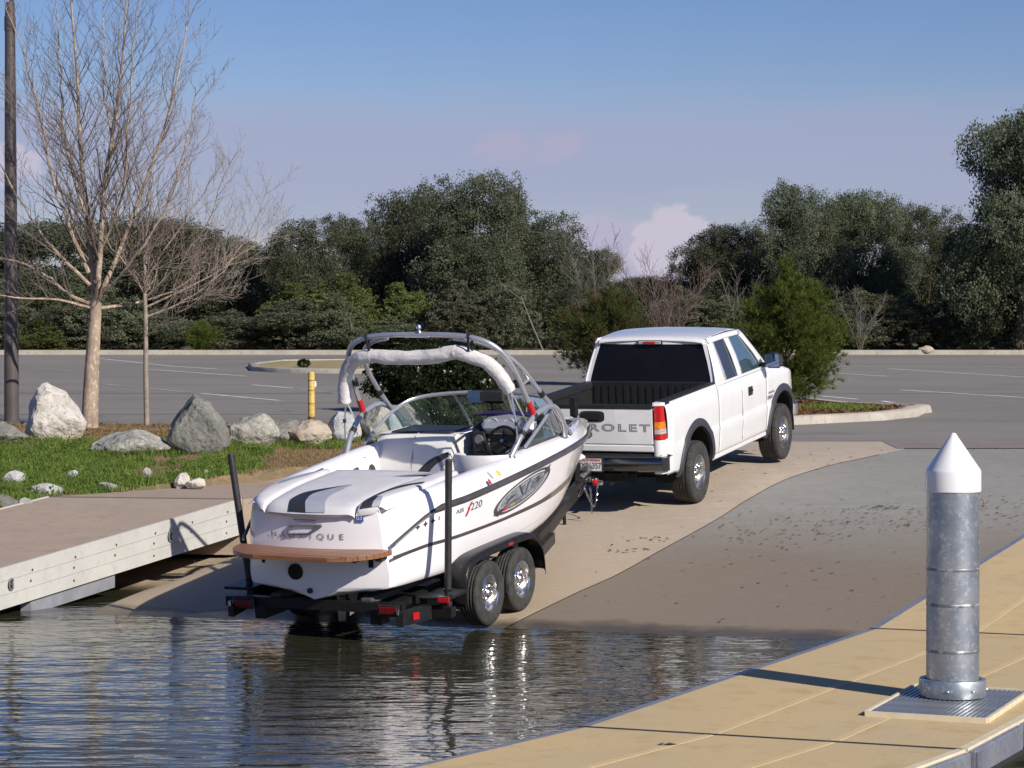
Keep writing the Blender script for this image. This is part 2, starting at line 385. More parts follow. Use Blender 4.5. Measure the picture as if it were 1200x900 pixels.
# the light apron above the joint runs on behind the truck to the head of the ramp
lane('grey_ramp_lane', lambda y: [seam(min(y, 36.95)) + .004 + (17 - seam(min(y, 36.95))) * k / 26 for k in range(27)], .006, 'ramp_grey')
rows = [[(x, y, rampz(x, y) - .2) for x in np.linspace(-9, 17, 27)] for y in np.linspace(19.5, 38.4, 30)]
tag(MB().grid(rows).build('ramp_base', 'dark_gap'), kind='structure')
M['band'] = mat('band', (.235, .20, .185), .9, c2=(.20, .17, .155), ns=2, world_co=True, bump=.4, bs=30, c3=(.16, .13, .11))
rows = [[(x, y, rampz(x, y) + .005) for x in np.linspace(5.75, 17, 14)] for y in (36.95, 37.4, 38.0, 38.45)]
tag(MB().grid(rows).build('ramp_head_strip', 'band'), kind='structure')
M['debris'] = mat('debris', (.05, .035, .022), .95, c2=(.12, .08, .045), ns=9)
gg = np.random.default_rng(41); DB = []
for i in range(900):
    x = gg.uniform(2.5, 9.5); z0 = .47 + .04 * (x - 5) + gg.normal() * .035; y = 24.6 - .305 * x + z0 * 16.0 + gg.normal() * .12
    if gg.random() < .30: y = gg.uniform(25, 37); x = gg.uniform(-1, 9)
    DB.append((x, y))
for cx, cy, n, sp in ((7.4, 31.5, 90, .16), (4.7, 31.3, 40, .12), (1.7, 29.6, 30, .12), (1.35, 29.0, 20, .1), (2.0, 33.2, 12, .2)):
    for i in range(n): DB.append((cx + gg.normal() * sp * 1.6, cy + gg.normal() * sp))
DV = []
for x, y in DB:
    if y > 38 or y < 24.9 - .3 * x: continue
    s_ = .012 * gg.uniform(.4, 1.6); a = gg.uniform(0, 6.28); c, s2 = math.cos(a) * s_, math.sin(a) * s_; z = rampz(x, y) + .006
    DV += [(x - c * 2, y - s2 * 2, z), (x + s2, y - c, z + .01 * gg.random()), (x + c * 2, y + s2 * 2, z + .012 * gg.random()), (x - s2, y + c, z)]
tag(npmesh('leaf_debris', DV, np.arange(len(DV)).reshape(-1, 4), 'debris'), kind='stuff')
# --- parking lot
def asphalt():
    m = mat('asphalt', (.205, .190, .172), .92, c2=(.240, .224, .203), ns=.12, world_co=True, bump=.5, bs=45, spec=.2, stretch=(.6, 1.6, 1), c3=(.185, .174, .163))
    return m
M['asphalt'] = asphalt()
V = [(100, 38.4), (1, 38.4), (-1, 40), (-2.6, 41.2), (-3.4, 42.5), (-4.5, 43.2), (-100, 43.2), (-100, 110), (100, 110)]
tag(MB().add([(x, y, lotz(y)) for x, y in V], [tuple(range(len(V)))[::-1]]).build('parking_lot', 'asphalt'), kind='structure')
M['old_line'] = mat('old_line', (.40, .39, .37), .9, c2=(.235, .222, .207), ns=1.5, world_co=True, c3=(.15, .14, .13), lo=.42, hi=.62)
M['line_white'] = mat('line_white', (.74, .73, .71), .85, c2=(.56, .55, .54), ns=1.1, world_co=True, c3=(.36, .35, .34))
M['seal'] = mat('seal', (.13, .122, .115), .9, world_co=True)
LINES = [((-11.19, 67.58), (-7.57, 60.14)), ((-7.57, 60.14), (-5.2, 55.4)), ((-12.24, 83.54), (-8.04, 75.19)), ((-16.74, 85.93), (-13.37, 79.14)), ((-17.05, 101.95), (-12.2, 88.46)),
  ((-7.03, 66.83), (-5.63, 63.98)), ((-5.46, 63.31), (-4.01, 59.55)), ((-12.2, 88.46), (-10, 84)), ((9.83, 62.65), (11.85, 57.28)), ((16.28, 91.14), (17.48, 85.93)),
  ((10.37, 78.12), (11.41, 75.19)), ((12.86, 84.72), (15.37, 74.26)), ((12.38, 89.78), (12.78, 87.18)), ((7.25, 58.39), (7.85, 56.21)), ((8.24, 55.17), (8.35, 54.18)), ((11.0, 85.5), (12.86, 84.72 - 4.5)),
  ((-3.0, 75), (-1.6, 71.5)), ((4.2, 79), (5.4, 74.2)), ((17.2, 78), (19.2, 70.5)), ((13.4, 56), (14.6, 52)), ((-21, 92), (-18.6, 86)), ((22, 88), (24, 81)), ((-17, 66), (-14.5, 60)), ((27, 78), (29, 71)), ((-26, 78), (-23, 71))]
for i, ((x0, y0), (x1, y1)) in enumerate(LINES):
    d = Vector((x1 - x0, y1 - y0)).normalized(); nn = Vector((-d.y, d.x)) * .075
    P = [(x0 + nn.x, y0 + nn.y), (x0 - nn.x, y0 - nn.y), (x1 - nn.x, y1 - nn.y), (x1 + nn.x, y1 + nn.y)]
    tag(MB().add([(x, y, lotz(y) + .005) for x, y in P], [(0, 1, 2, 3)]).build('parking_line', 'line_white' if i % 3 else 'old_line'), kind='structure')
for i, (x0, y0, x1, y1) in enumerate([(-30, 60.5, 40, 59.3), (-30, 48.6, -4, 48.2)]):
    tag(MB().add([(x0, y0, lotz(y0) + .004), (x1, y1, lotz(y1) + .004), (x1, y1 + .16, lotz(y1) + .004), (x0, y0 + .16, lotz(y0) + .004)], [(0, 1, 2, 3)]).build('asphalt_joint', 'seal'), kind='structure')
M['kerb'] = mat('kerb', (.42, .39, .34), .9, c2=(.34, .31, .27), ns=1.5, world_co=True, bump=.3, bs=30, c3=(.28, .25, .21))
tag(MB().box((0, 110.1, lotz(110) + .04), (200, .35, .34)).build('far_kerb', 'kerb'), kind='structure')
def terrain():
    M['soil'] = mat('soil', (.11, .085, .05), .95, c2=(.07, .065, .035), ns=.5, world_co=True, bump=.5, bs=8, c3=(.16, .12, .075))
    ys = [110.2, 116, 125, 140, 170, 220, 320, 500, 900, 1600, 3000]; xs = [-2500, -1200, -600, -300, -150, -100, -70, -40, -20, 0, 20, 40, 70, 100, 150, 300, 600, 1200, 2500]
    rows = [[(x, y, 2.06 + min(4, (y - 110) * .03) + (.4 * noise.noise((x * .02, y * .02, 0)) if y > 112 else 0)) for x in xs] for y in ys]
    tag(MB().grid(rows).build('ground', 'soil', smooth=True), kind='structure')
    for s in (-1, 1):
        rows = [[(s * x, y, lotz(y) - .05 + .3 * noise.noise((x * .05, y * .05, s))) for x in (99.5, 130, 200, 400, 1000, 2500)] for y in (42, 60, 85, 110.3)]
        tag(MB().grid(rows, flip=s < 0).build('side_ground', 'soil', smooth=True), kind='structure')
terrain()
# --- grassy bank between water and lot (left) and shore beyond the right dock
def bankmat():
    m = mat('bank_soil', (.24, .16, .095), .95, c2=(.12, .115, .045), ns=.9, world_co=True, bump=.8, bs=18, c3=(.27, .20, .12), bdist=.03)
    return m
M['bank_soil'] = bankmat()
xs = np.arange(-17, 1.01, .25); ys = list(np.arange(24.5, 44.3, .25))
rows = []
for y in ys:
    r = []
    for x in xs:
        z = bankz(x, y); e = x - landx(y)
        if y > 31.3 and e > -.05: z -= .30 * min(1, (e + .05) / .2)
        if e > 1.2 or (y < 31.3 and x > -6.5): z -= min(1.2, .9)
        if y > 39.5 and x > -.6: z -= .5
        r.append((x, y, z))
    rows.append(r)
tag(MB().grid(rows).build('shore_bank', 'bank_soil', smooth=True), kind='structure')
for x0, x1 in ((-100, -17), (17, 100)):
    rows = [[(x, y, bankz(x, y) - .02) for x in np.linspace(x0, x1, 40)] for y in np.linspace(22, 44.2, 20)]
    tag(MB().grid(rows).build('shore', 'bank_soil', smooth=True), kind='structure')
# --- lake
def watermat():
    m = bpy.data.materials.new('lake_water'); m.use_nodes = True; n, l = m.node_tree.nodes, m.node_tree.links; b = n['Principled BSDF']
    b.inputs['Base Color'].default_value = (.034, .033, .020, 1); b.inputs['Roughness'].default_value = .03; b.inputs['IOR'].default_value = 1.33; b.inputs['Specular IOR Level'].default_value = .72
    g = n.new('ShaderNodeNewGeometry')
    hs_ = []
    for sc, st, rot, amp in ((1.0, (1.2, 3.0, 1), R(7), 1.0), (1.0, (3.0, 8.0, 1), R(-4), .42), (1.0, (7, 17, 1), R(3), .10), (1.0, (.3, .7, 1), R(15), 1.2)):
        mp = n.new('ShaderNodeMapping'); l.new(g.outputs['Position'], mp.inputs[0]); mp.inputs['Scale'].default_value = st; mp.inputs['Rotation'].default_value = (0, 0, rot)
        t = n.new('ShaderNodeTexNoise'); l.new(mp.outputs[0], t.inputs['Vector']); t.inputs['Scale'].default_value = sc; t.inputs['Detail'].default_value = 2; t.inputs['Roughness'].default_value = .45
        k = n.new('ShaderNodeMath'); k.operation = 'MULTIPLY'; l.new(t.outputs['Fac'], k.inputs[0]); k.inputs[1].default_value = amp; hs_.append(k.outputs[0])
    s = hs_[0]
    for h in hs_[1:]:
        a = n.new('ShaderNodeMath'); a.operation = 'ADD'; l.new(s, a.inputs[0]); l.new(h, a.inputs[1]); s = a.outputs[0]
    bu = n.new('ShaderNodeBump'); l.new(s, bu.inputs['Height']); bu.inputs['Strength'].default_value = 1; bu.inputs['Distance'].default_value = .022; l.new(bu.outputs[0], b.inputs['Normal'])
    M['water'] = m
watermat()
tag(MB().grid([[(x, y, 0) for x in (-400, -100, -20, 20, 100, 400)] for y in (-500, -100, -10, 15, 32)]).build('lake', 'water'), kind='structure')

# ================================================================ VEGETATION
def rand_dirs(n, g=rng):
    v = g.normal(size=(n, 3)); return v / np.linalg.norm(v, axis=1, keepdims=True)
def leaf_quads(C, size, g=rng, flat=.0, asp=.6):
    n = len(C); a = rand_dirs(n, g); b = rand_dirs(n, g); b = np.cross(a, b); b /= np.linalg.norm(b, axis=1, keepdims=True) + 1e-9
    s = (size * g.uniform(.6, 1.4, n))[:, None] if np.isscalar(size) else size[:, None]
    a = a * s; b = b * s * asp
    V = np.stack([C - a, C + b, C + a, C - b], 1).reshape(-1, 3)
    return V, np.arange(4 * n).reshape(n, 4)
M['oak_leaf'] = leafmat('oak_leaf', (.074, .088, .050), (.175, .188, .122), .02)
M['brush_leaf'] = leafmat('brush_leaf', (.10, .112, .065), (.225, .235, .155), .02)
M['olive_leaf'] = leafmat('olive_leaf', (.09, .115, .035), (.21, .24, .09), .012)
M['shrub_leaf'] = leafmat('shrub_leaf', (.018, .032, .014), (.042, .066, .026), .01)
M['pine_needle'] = leafmat('pine_needle', (.058, .09, .018), (.20, .25, .055), .008)
M['pine_dark'] = leafmat('pine_dark', (.035, .058, .018), (.13, .15, .045), .008)
M['brown_needle'] = leafmat('brown_needle', (.14, .07, .03), (.22, .12, .06), .01)
M['grass'] = leafmat('grass', (.10, .16, .03), (.24, .32, .075), .012)
M['dry_grass'] = leafmat('dry_grass', (.30, .20, .09), (.42, .31, .17), .01)
M['mulch'] = leafmat('mulch', (.15, .075, .035), (.36, .22, .11), .02)
M['oak_bark'] = mat('oak_bark', (.12, .10, .085), .9, c2=(.07, .06, .05), ns=12, bump=.8, bs=30)
M['pale_bark'] = mat('pale_bark', (.30, .25, .21), .9, c2=(.20, .17, .14), ns=9, bump=.5, bs=30)
M['flower'] = mat('flower', (.75, .75, .68), .7)
def crown_variant(seed, leaves, nl, leaf=.017, brush=False):
    g = np.random.default_rng(seed)
    L = []
    for i in range(nl):
        a = g.uniform(0, 2 * math.pi); h = g.uniform(.12, .86) if not brush else g.uniform(.2, .75)
        rr = (.36 * math.sqrt(max(.05, 1 - ((h - .42) / .56) ** 2))) * g.uniform(.55, 1.05)
        L.append((math.cos(a) * rr, math.sin(a) * rr * .9, h, g.uniform(.10, .2)))
    for h in (.25, .45, .62): L.append((g.uniform(-.08, .08), g.uniform(-.08, .08), h, .28))
    L.append((g.uniform(-.1, .1), 0, .88, .11)); L = np.array(L); w = L[:, 3] ** 2; w /= w.sum()
    nc = leaves // 26; k = g.choice(len(L), nc, p=w); d = rand_dirs(nc, g); r = g.uniform(.45, 1.0, nc) ** .5 * g.choice([1, 1, 1, 1.18], nc)
    CC = L[k, :3] + d * (L[k, 3] * r)[:, None] * np.array([1, 1, .8])
    CC = CC[(CC[:, 2] > .02)]
    n = len(CC) * 26; C = np.repeat(CC, 26, 0) + g.normal(size=(n, 3)) * np.array([.017, .017, .014])
    V, F = leaf_quads(C, leaf * .5, g)
    return V, F
def limbs(mb, g, h=1.0, spread=.3, n=7, r=.03, base=.0):
    mb.tube([(0, 0, base), (.01, 0, h * .25), (.0, .01, h * .5)], [r, r * .8, r * .55], 7)
    for i in range(n):
        a = g.uniform(0, 2 * math.pi); h0 = g.uniform(.15, .5) * h; L = g.uniform(.6, 1.0) * spread
        p0 = Vector((0, 0, h0)); p1 = Vector((math.cos(a) * L * .5, math.sin(a) * L * .5, h0 + g.uniform(.1, .2) * h)); p2 = Vector((math.cos(a) * L, math.sin(a) * L, h0 + g.uniform(.2, .42) * h))
        mb.tube([p0, p1, p2], [r * .5, r * .32, r * .12], 5)
def tree_proto(name, label, cat, seed, leaves, nl, leaf, m, group, brush=False, tr=.028):
    t = thing(name, label, cat, (0, 0, 0), group=group)
    g = np.random.default_rng(seed + 99); mb = MB(); limbs(mb, g, .9, .34, 8, tr if not brush else .012); mb.build('trunk', 'oak_bark', t, smooth=True)
    V, F = crown_variant(seed, leaves, nl, leaf, brush); npmesh('crown', V, F, m, t)
    return t
PX = 1 / 2900
def oak_place(protos, used, k, cx, top, wid, D, label, group, rotz=None, deep=1.0):
    s = D * PX; z0 = 2.06 + (D - 110) * .03 - .1 if D > 110 else lotz(D) - .05
    h = 3.05 + (390 - top) * s - z0; x = (cx - 600) * s; w = wid * s * 1.12
    src = protos[k]; rz = rng.uniform(0, 6.28) if rotz is None else rotz
    if k not in used:
        used.add(k); o = src; o['label'] = label
    else: o = dup(src, label=label)
    if group: o['group'] = group
    o.location = (x, D, z0); o.rotation_euler = (0, 0, rz); o.scale = (w, w * deep, h)
    return o
oaks = [tree_proto('oak_tree', '', 'tree', s, 115000, 28, .0125, 'oak_leaf', 'evergreen oaks beyond the car park') for s in (11, 12, 13, 14)]
OU = set()
OAKS = [(60, 258, 230, 121, 'rounded dark oak behind the leafless tree at far left'), (178, 252, 190, 123, 'dark oak seen through the twigs right of the big bare tree trunk'),
 (285, 278, 150, 122, 'lower dark oak behind the outermost twigs of the bare trees'), (357, 250, 130, 120, 'oak with rounded top just left of the tallest middle oak mass'),
 (425, 252, 120, 122, 'dark oak left of the highest crown behind the boat tower'), (492, 222, 140, 124, 'oak with airy shoulder left of the highest crown above the boat'), (560, 202, 160, 118, 'highest oak in the middle, above the boat bimini'),
 (628, 238, 150, 120, 'oak sloping down right of the highest middle crown'), (688, 291, 110, 121, 'low oak at the right end of the middle tree mass'), (765, 322, 130, 124, 'low dark oak above the truck cab beneath the cumulus cloud'),
 (838, 262, 115, 122, 'dark oak right of the cloud gap above the truck roof'), (893, 250, 100, 125, 'oak between the cloud gap and the paired tall crowns'), (940, 212, 125, 119, 'left one of the paired tall airy oaks right of the truck'),
 (1015, 220, 130, 121, 'right one of the paired tall airy oaks right of the truck'), (1082, 238, 110, 124, 'oak between the paired crowns and the tallest tree at right')]
for i, (cx, top, wd, D, lb) in enumerate(OAKS): oak_place(oaks, OU, i % 4, cx, top, wd, D, lb, 'evergreen oaks beyond the car park')
oak_place(oaks, OU, 1, 1196, 120, 200, 105 + 6.5, 'tallest dark oak at the right edge of the picture', 'evergreen oaks beyond the car park', rotz=1.0)
oak_place(oaks, OU, 2, 1155, 262, 130, 113, 'dark oak skirting the foot of the tallest tree at right', 'evergreen oaks beyond the car park')
for i, (cx, top, wd, D) in enumerate([(-110, 240, 260, 121), (-300, 200, 280, 124), (-520, 230, 280, 122), (1330, 190, 240, 118), (1500, 230, 260, 121), (1720, 210, 280, 123)]):
    oak_place(oaks, OU, (i + 1) % 4, cx, top, wd, D, 'dark evergreen oak outside the view, ' + ['nearest beyond the left edge', 'second beyond the left edge', 'farthest beyond the left edge', 'nearest beyond the right edge', 'second beyond the right edge', 'farthest beyond the right edge'][i], 'outlying oaks beyond the car park')
brush = [tree_proto('brush_bush', '', 'bush', s, 34000, 14, .024, 'brush_leaf', 'bushes along the far kerb', True) for s in (21, 22)]
olive = [tree_proto('green_bush', '', 'bush', s, 34000, 12, .024, 'olive_leaf', 'bushes along the far kerb', True) for s in (31,)]
BU = set(); GU = set()
WH = ['at the far left behind the lamp post', 'behind the big bare tree trunk', 'left of the slender bare tree', 'right of the slender bare tree', 'in front of the oaks left of the boat', 'above the yellow post', 'just left of the boat tower', 'behind the left side of the bimini', 'behind the middle of the bimini', 'behind the right side of the boat tower', 'left of the reddish young pine', 'behind the reddish young pine', 'above the left of the truck roof', 'above the right of the truck roof', 'behind the bright young pine', 'right of the bright young pine', 'behind the tan rock on the far kerb', 'below the tallest oak', 'at the far right end of the kerb']
for i, lb in enumerate(WH):
    cx = 5 + i * 66 + rng.uniform(-12, 12); top = rng.uniform(325, 368)
    if 520 < cx < 700: top = 325
    if cx > 990: top = rng.uniform(330, 370); 
    oak_place(brush, BU, i % 2, cx, top, rng.uniform(85, 120), 112.5 + rng.uniform(0, 1.5), 'grey-green bush along the far kerb ' + lb, 'bushes along the far kerb')
if True:
    for cx, top, wd, D, lb in [(50, 374, 75, 111.8, 'bright green bush at the far kerb between lamp post and big trunk'), (405, 318, 120, 114.5, 'yellowish-green bush in front of the oaks left of the boat'), (470, 330, 100, 115, 'yellowish-green bush behind the boat tower'), (345, 330, 90, 115, 'olive green bush above the small island in the lot')]:
        oak_place(olive, GU, 0, cx, top, wd, D, lb, 'green bushes along the far kerb')
# --- needle-leaved young pines and the flowering shrub
def pine(name, label, x, y, z, h, w, seed, m, tufts=1500, brown=0, nl=.16, lean=0):
    g = np.random.default_rng(seed); t = thing(name, label, 'pine tree', (x, y, z), group=None)
    mb = MB(); mb.tube([(0, 0, -.05), (.02, 0, h * .5), (lean * .5, 0, h * .93)], [.055, .04, .012], 7)
    T = []
    nb = 84
    for i in range(nb):
        f = .02 + .94 * (i + g.uniform(0, 1)) / nb; a = i * 2.4 + g.uniform(-.4, .4)
        L = w * .5 * (min(1, .80 + f * .7) * (1 - max(0, f - .28) / .78) ** .8) * g.uniform(.62, 1.12)
        b0 = np.array([lean * .5 * f, 0, h * f * .88]); d = np.array([math.cos(a), math.sin(a), g.uniform(.25, .7)])
        tip = b0 + d * L; tip[2] += L * .15
        mb.tube([b0, (b0 + tip) / 2 - np.array([0, 0, .03]), tip], [.016, .011, .004], 4)
        k = max(6, int(tufts / nb * (L / (w * .42))))
        u = g.uniform(.25, 1.02, k) ** .75; P = b0 + np.outer(u, tip - b0) + g.normal(size=(k, 3)) * .10 * (0.35 + u)[:, None] * L
        T.append(P)
    T.append(np.array([[lean * .5, 0, h * .93]]) + g.normal(size=(50, 3)) * [.07, .07, .12])
    T = np.concatenate(T); n = len(T); k = 15
    out = T - np.array([0, 0, h * .35]); out /= np.linalg.norm(out, axis=1, keepdims=True) + 1e-6
    D = np.repeat(out * .6 + [0, 0, .55], k, 0) + g.normal(size=(n * k, 3)) * .55; D /= np.linalg.norm(D, axis=1, keepdims=True)
    B = np.repeat(T, k, 0); L = nl * g.uniform(.6, 1.15, (n * k, 1)); S = np.cross(D, rand_dirs(n * k, g)); S /= np.linalg.norm(S, axis=1, keepdims=True) + 1e-9
    V = np.stack([B - S * .006, B + S * .006, B + D * L], 1).reshape(-1, 3); F = np.arange(len(V)).reshape(-1, 3)
    br = np.repeat(g.uniform(0, 1, n) < brown, k)
    mb.build('trunk', 'oak_bark', t, smooth=True)
    npmesh('foliage', V, F, [m, 'brown_needle'], t, mi=br.astype(int))
    return t
pine('young_pine', 'bright green young pine on the kerbed island right of the truck', 5.6, 50.2, lotz(50) + .08, 2.95, 2.35, 5, 'pine_needle', 6500)
pine('young_pine', 'brownish green young pine between boat tower and truck cab', 2.62, 66.5, lotz(66) + .05, 2.62, 3.0, 6, 'pine_dark', 6000, .16)
pine('young_pine', 'small bright green pine at the far kerb left of the boat', -14.0, 111.9, 2.1, 1.35, 1.7, 8, 'pine_needle', 1800, 0, .2)
t = thing('flowering_shrub', 'dark green shrub with white flowers seen through the boat tower', 'shrub', (-1.6, 49.6, lotz(49.6)))
g = np.random.default_rng(3); mb = MB(); limbs(mb, g, 1.0, .6, 9, .03); mb.build('stem', 'oak_bark', t, smooth=True)
CC = rand_dirs(1500, g); CC = CC * (g.uniform(.35, 1, (1500, 1)) ** .5) * np.array([[.86 + .3 * noise.noise((d[0] * 2.2, d[1] * 2.2, d[2] * 2.2))] for d in CC]) * [1.5, 1.0, .74] + [0, 0, .66]; CC = CC[CC[:, 2] > .03]
C = np.repeat(CC, 22, 0) + g.normal(size=(len(CC) * 22, 3)) * .06
V, F = leaf_quads(C, .034, g); npmesh('foliage', V, F, 'shrub_leaf', t)
k = 34; C = rand_dirs(k, g) * [1.25, .9, .62]; C[:, 1] = -abs(C[:, 1]); C += [0, 0, .68]; C = C[C[:, 2] > .3]; C = np.repeat(C, 6, 0) + g.normal(size=(len(C) * 6, 3)) * .02
V, F = leaf_quads(C, .022, g, asp=.9); npmesh('blossom', V, F, 'flower', t)
# --- leafless trees
def bare(name, label, cat, base, limbsets, m, twig_levels=3, seed=1, rtw=.006, dens=1.0, tm=None, group=None, balls=0):
    g = random.Random(seed); t = thing(name, label, cat, base, group=group); tr = MB(); tw = MB(); ends = []
    def branch(p, d, L, r, lev):
        n = 3 if lev > 1 else 4; pts = [p]; q = p.copy(); dd = d.copy()
        for i in range(n):
            dd = (dd + Vector((g.uniform(-1, 1), g.uniform(-1, 1), g.uniform(-.5, 1.1))) * .16 + Vector((0, 0, .05))).normalized(); q = q + dd * L / n; pts.append(q.copy())
        rr = [r * (1 - .75 * i / n) for i in range(n + 1)]
        tw.tube(pts, rr, 4 if lev <= 1 else 3, cap=False)
        if lev >= twig_levels: ends.append(q); return
        k = max(3, int(L * (7.5 if lev == 1 else 9.0) * dens))
        for i in range(k):
            u = .18 + .8 * (i + g.random()) / k; j = min(int(u * n), n - 1); pp = pts[j].lerp(pts[j + 1], u * n - j)
            ax = (pts[j + 1] - pts[j]).normalized(); pr = ax.cross(Vector((g.uniform(-1, 1), g.uniform(-1, 1), g.uniform(-1, 1)))).normalized()
            nd = (ax * .75 + pr * .7 + Vector((0, 0, .18))).normalized()
            branch(pp, nd, L * g.uniform(.3, .55) * (1 - .45 * u), max(rtw * .6, r * .45), lev + 1)
    for pts, r0, r1, first in limbsets:
        pts = smooth_path(pts, 5); k = len(pts)
        if r0 < .06: pts = [p + Vector((g.uniform(-1, 1), g.uniform(-1, 1), 0)) * .035 * min(1, i / 4) for i, p in enumerate(pts)]
        rr = [r0 + (r1 - r0) * (i / (k - 1)) ** .8 for i in range(k)]
        rr = rr if r0 > .13 else [v * .78 for v in rr]; tr.tube(pts, rr, 9 if r0 > .05 else 6)
        tot = sum((pts[i + 1] - pts[i]).length for i in range(k - 1)); nb = int(tot * 6.2 * dens)
        for i in range(nb):
            u = first + (1 - first) * (i + g.random()) / nb; f = min(u, .999) * (k - 1); j = int(f); pp = pts[j].lerp(pts[j + 1], f - j)
            ax = (pts[j + 1] - pts[j]).normalized(); pr = ax.cross(Vector((g.uniform(-1, 1), g.uniform(-1, 1), g.uniform(-1, 1)))).normalized()
            nd = (ax * .8 + pr * .75 + Vector((0, 0, .15))).normalized()
            branch(pp, nd, min(tot * .55, 2.2) * g.uniform(.4, .9) * (1.05 - .6 * u), max(rtw, rr[j] * .38), 1)
    tr.build('trunk', tm or m, t, smooth=True); tw.build('twigs', m, t, smooth=True)
    if balls:
        b = MB()
        for i in range(balls):
            e = g.choice(ends); s = .016; c = e + Vector((0, 0, -.05)); b.add([c + Vector(v) * s for v in ((1, 0, 0), (-1, 0, 0), (0, 1, 0), (0, -1, 0), (0, 0, 1), (0, 0, -1))], [(0, 2, 4), (2, 1, 4), (1, 3, 4), (3, 0, 4), (2, 0, 5), (1, 2, 5), (3, 1, 5), (0, 3, 5)])
        tag(b.build('seed_balls', 'oak_bark', t), kind='stuff')
    return t
def syc_bark():
    return mat('sycamore_bark', (.38, .29, .22), .85, c2=(.23, .17, .13), ns=5, bump=.5, bs=25, stretch=(1, 1, .5), c3=(.56, .49, .40))
M['sycamore_bark'] = syc_bark()
M['twig'] = mat('twig', (.20, .165, .145), .9, c2=(.13, .105, .09), ns=3)
M['twig_pale'] = mat('twig_pale', (.29, .235, .20), .9, c2=(.21, .165, .14), ns=3)
k = 42.0 / 2900
def pp(lst, cx, by, dy):   # offsets in metres from the trunk foot (photo measured), dy gives depth
    n = len(lst); return [((x - cx) * k, dy * (i / max(1, n - 1)), (by - y) * k) for i, (x, y) in enumerate(lst)]
LS = [([(105, 503), (107, 450), (110, 400), (113, 355)], .155, .10, .99, 0), ([(113, 357), (107, 310), (101, 250), (92, 170), (88, 90), (80, 0), (76, -90)], .085, .012, .15, .5), ([(113, 355), (119, 300), (126, 220), (142, 130), (152, 50), (158, -60)], .08, .012, .15, -.6),
 ([(115, 352), (136, 300), (160, 232), (188, 150), (208, 60), (216, -10)], .065, .01, .15, .9), ([(117, 345), (150, 318), (192, 262), (226, 180), (240, 110)], .05, .008, .15, -1.1), ([(110, 358), (80, 345), (50, 322), (10, 305), (-40, 300)], .05, .008, .2, .6),
 ([(109, 362), (70, 352), (30, 350), (-30, 338)], .042, .007, .2, -1.2), ([(114, 362), (150, 356), (190, 342), (232, 312)], .045, .007, .2, 1.2), ([(104, 320), (78, 250), (60, 170), (44, 90), (20, 10)], .05, .008, .15, -.9), ([(100, 250), (72, 170), (62, 80), (50, -20)], .04, .008, .1, 1.3),
 ([(120, 290), (150, 225), (160, 140), (172, 50), (190, -40)], .04, .008, .1, -1.6), ([(106, 335), (60, 290), (20, 230), (-20, 160)], .045, .008, .1, .2), ([(135, 180), (120, 100), (116, 20), (112, -60)], .03, .007, .1, 1.0)]
bare('sycamore_tree', 'large leafless pale-barked tree rising out of the top of the picture at left', 'tree', (-7.17, 42.0, 1.42), [(pp(a, 105, 503, d), r0, r1, f) for a, r0, r1, f, d in LS], 'twig', 3, 4, .0052, 1.0, 'sycamore_bark', balls=60)
LS = [([(172, 503), (171, 440), (171, 380), (170, 345)], .062, .045, .99, 0), ([(170, 347), (171, 290), (176, 225), (180, 165)], .04, .007, .05, .2), ([(171, 372), (215, 352), (258, 318), (290, 270), (308, 215)], .028, .006, .1, .8),
 ([(170, 350), (212, 310), (250, 255), (276, 190)], .028, .006, .1, -.7), ([(170, 330), (205, 275), (236, 225), (262, 185)], .025, .006, .1, .5), ([(170, 340), (140, 300), (112, 262), (90, 225)], .024, .006, .1, -.5), ([(172, 310), (160, 250), (150, 200)], .02, .006, .1, .9),
 ([(171, 395), (205, 372), (250, 345), (300, 305)], .024, .005, .15, -1.0), ([(172, 360), (230, 330), (285, 290), (322, 262)], .024, .005, .15, 1.4)]
bare('slender_bare_tree', 'slender leafless tree with thin pale trunk and pinkish twigs between big tree and pointed boulder', 'tree', (-6.2, 42.0, 1.42), [(pp(a, 172, 503, d), r0, r1, f) for a, r0, r1, f, d in LS], 'twig_pale', 3, 9, .0048, 1.25, 'pale_bark')
# small bare shrubs in the background
def bare_bush(name, label, x, y, h, w, seed, m, n=7):
    g = random.Random(seed); S = []
    for i in range(n):
        a = g.uniform(0, 6.28); s = w * g.uniform(.3, .55); S.append(([(0, 0, 0), (math.cos(a) * s * .35, math.sin(a) * s * .3, h * .4), (math.cos(a) * s, math.sin(a) * s * .5, h * g.uniform(.75, 1.05))], .032, .008, .2))
    return bare(name, label, 'bush', (x, y, 2.1 if y > 109 else lotz(y)), S, m, 2, seed, .010, .9)
M['red_twig'] = mat('red_twig', (.12, .08, .07), .9, c2=(.17, .135, .115), ns=2)
M['grey_twig'] = mat('grey_twig', (.18, .165, .14), .9, c2=(.13, .12, .10), ns=2)
bare_bush('bare_bush', 'reddish brown leafless bush behind the truck cab', 7.0, 110.9, 4.3, 5.2, 31, 'red_twig', 11)
bare_bush('bare_bush', 'forked pale leafless sapling right of the reddish bare bush', 10.3, 111.0, 3.4, 2.2, 33, 'grey_twig', 3)
bare_bush('bare_bush', 'pale leafless bush at the far kerb right of the bright pine', 15.6, 111.0, 2.8, 2.6, 34, 'grey_twig', 7)
bare_bush('bare_bush', 'grey leafless bush at the right end of the middle oaks', 3.9, 112.3, 5.2, 3.2, 35, 'grey_twig', 7)
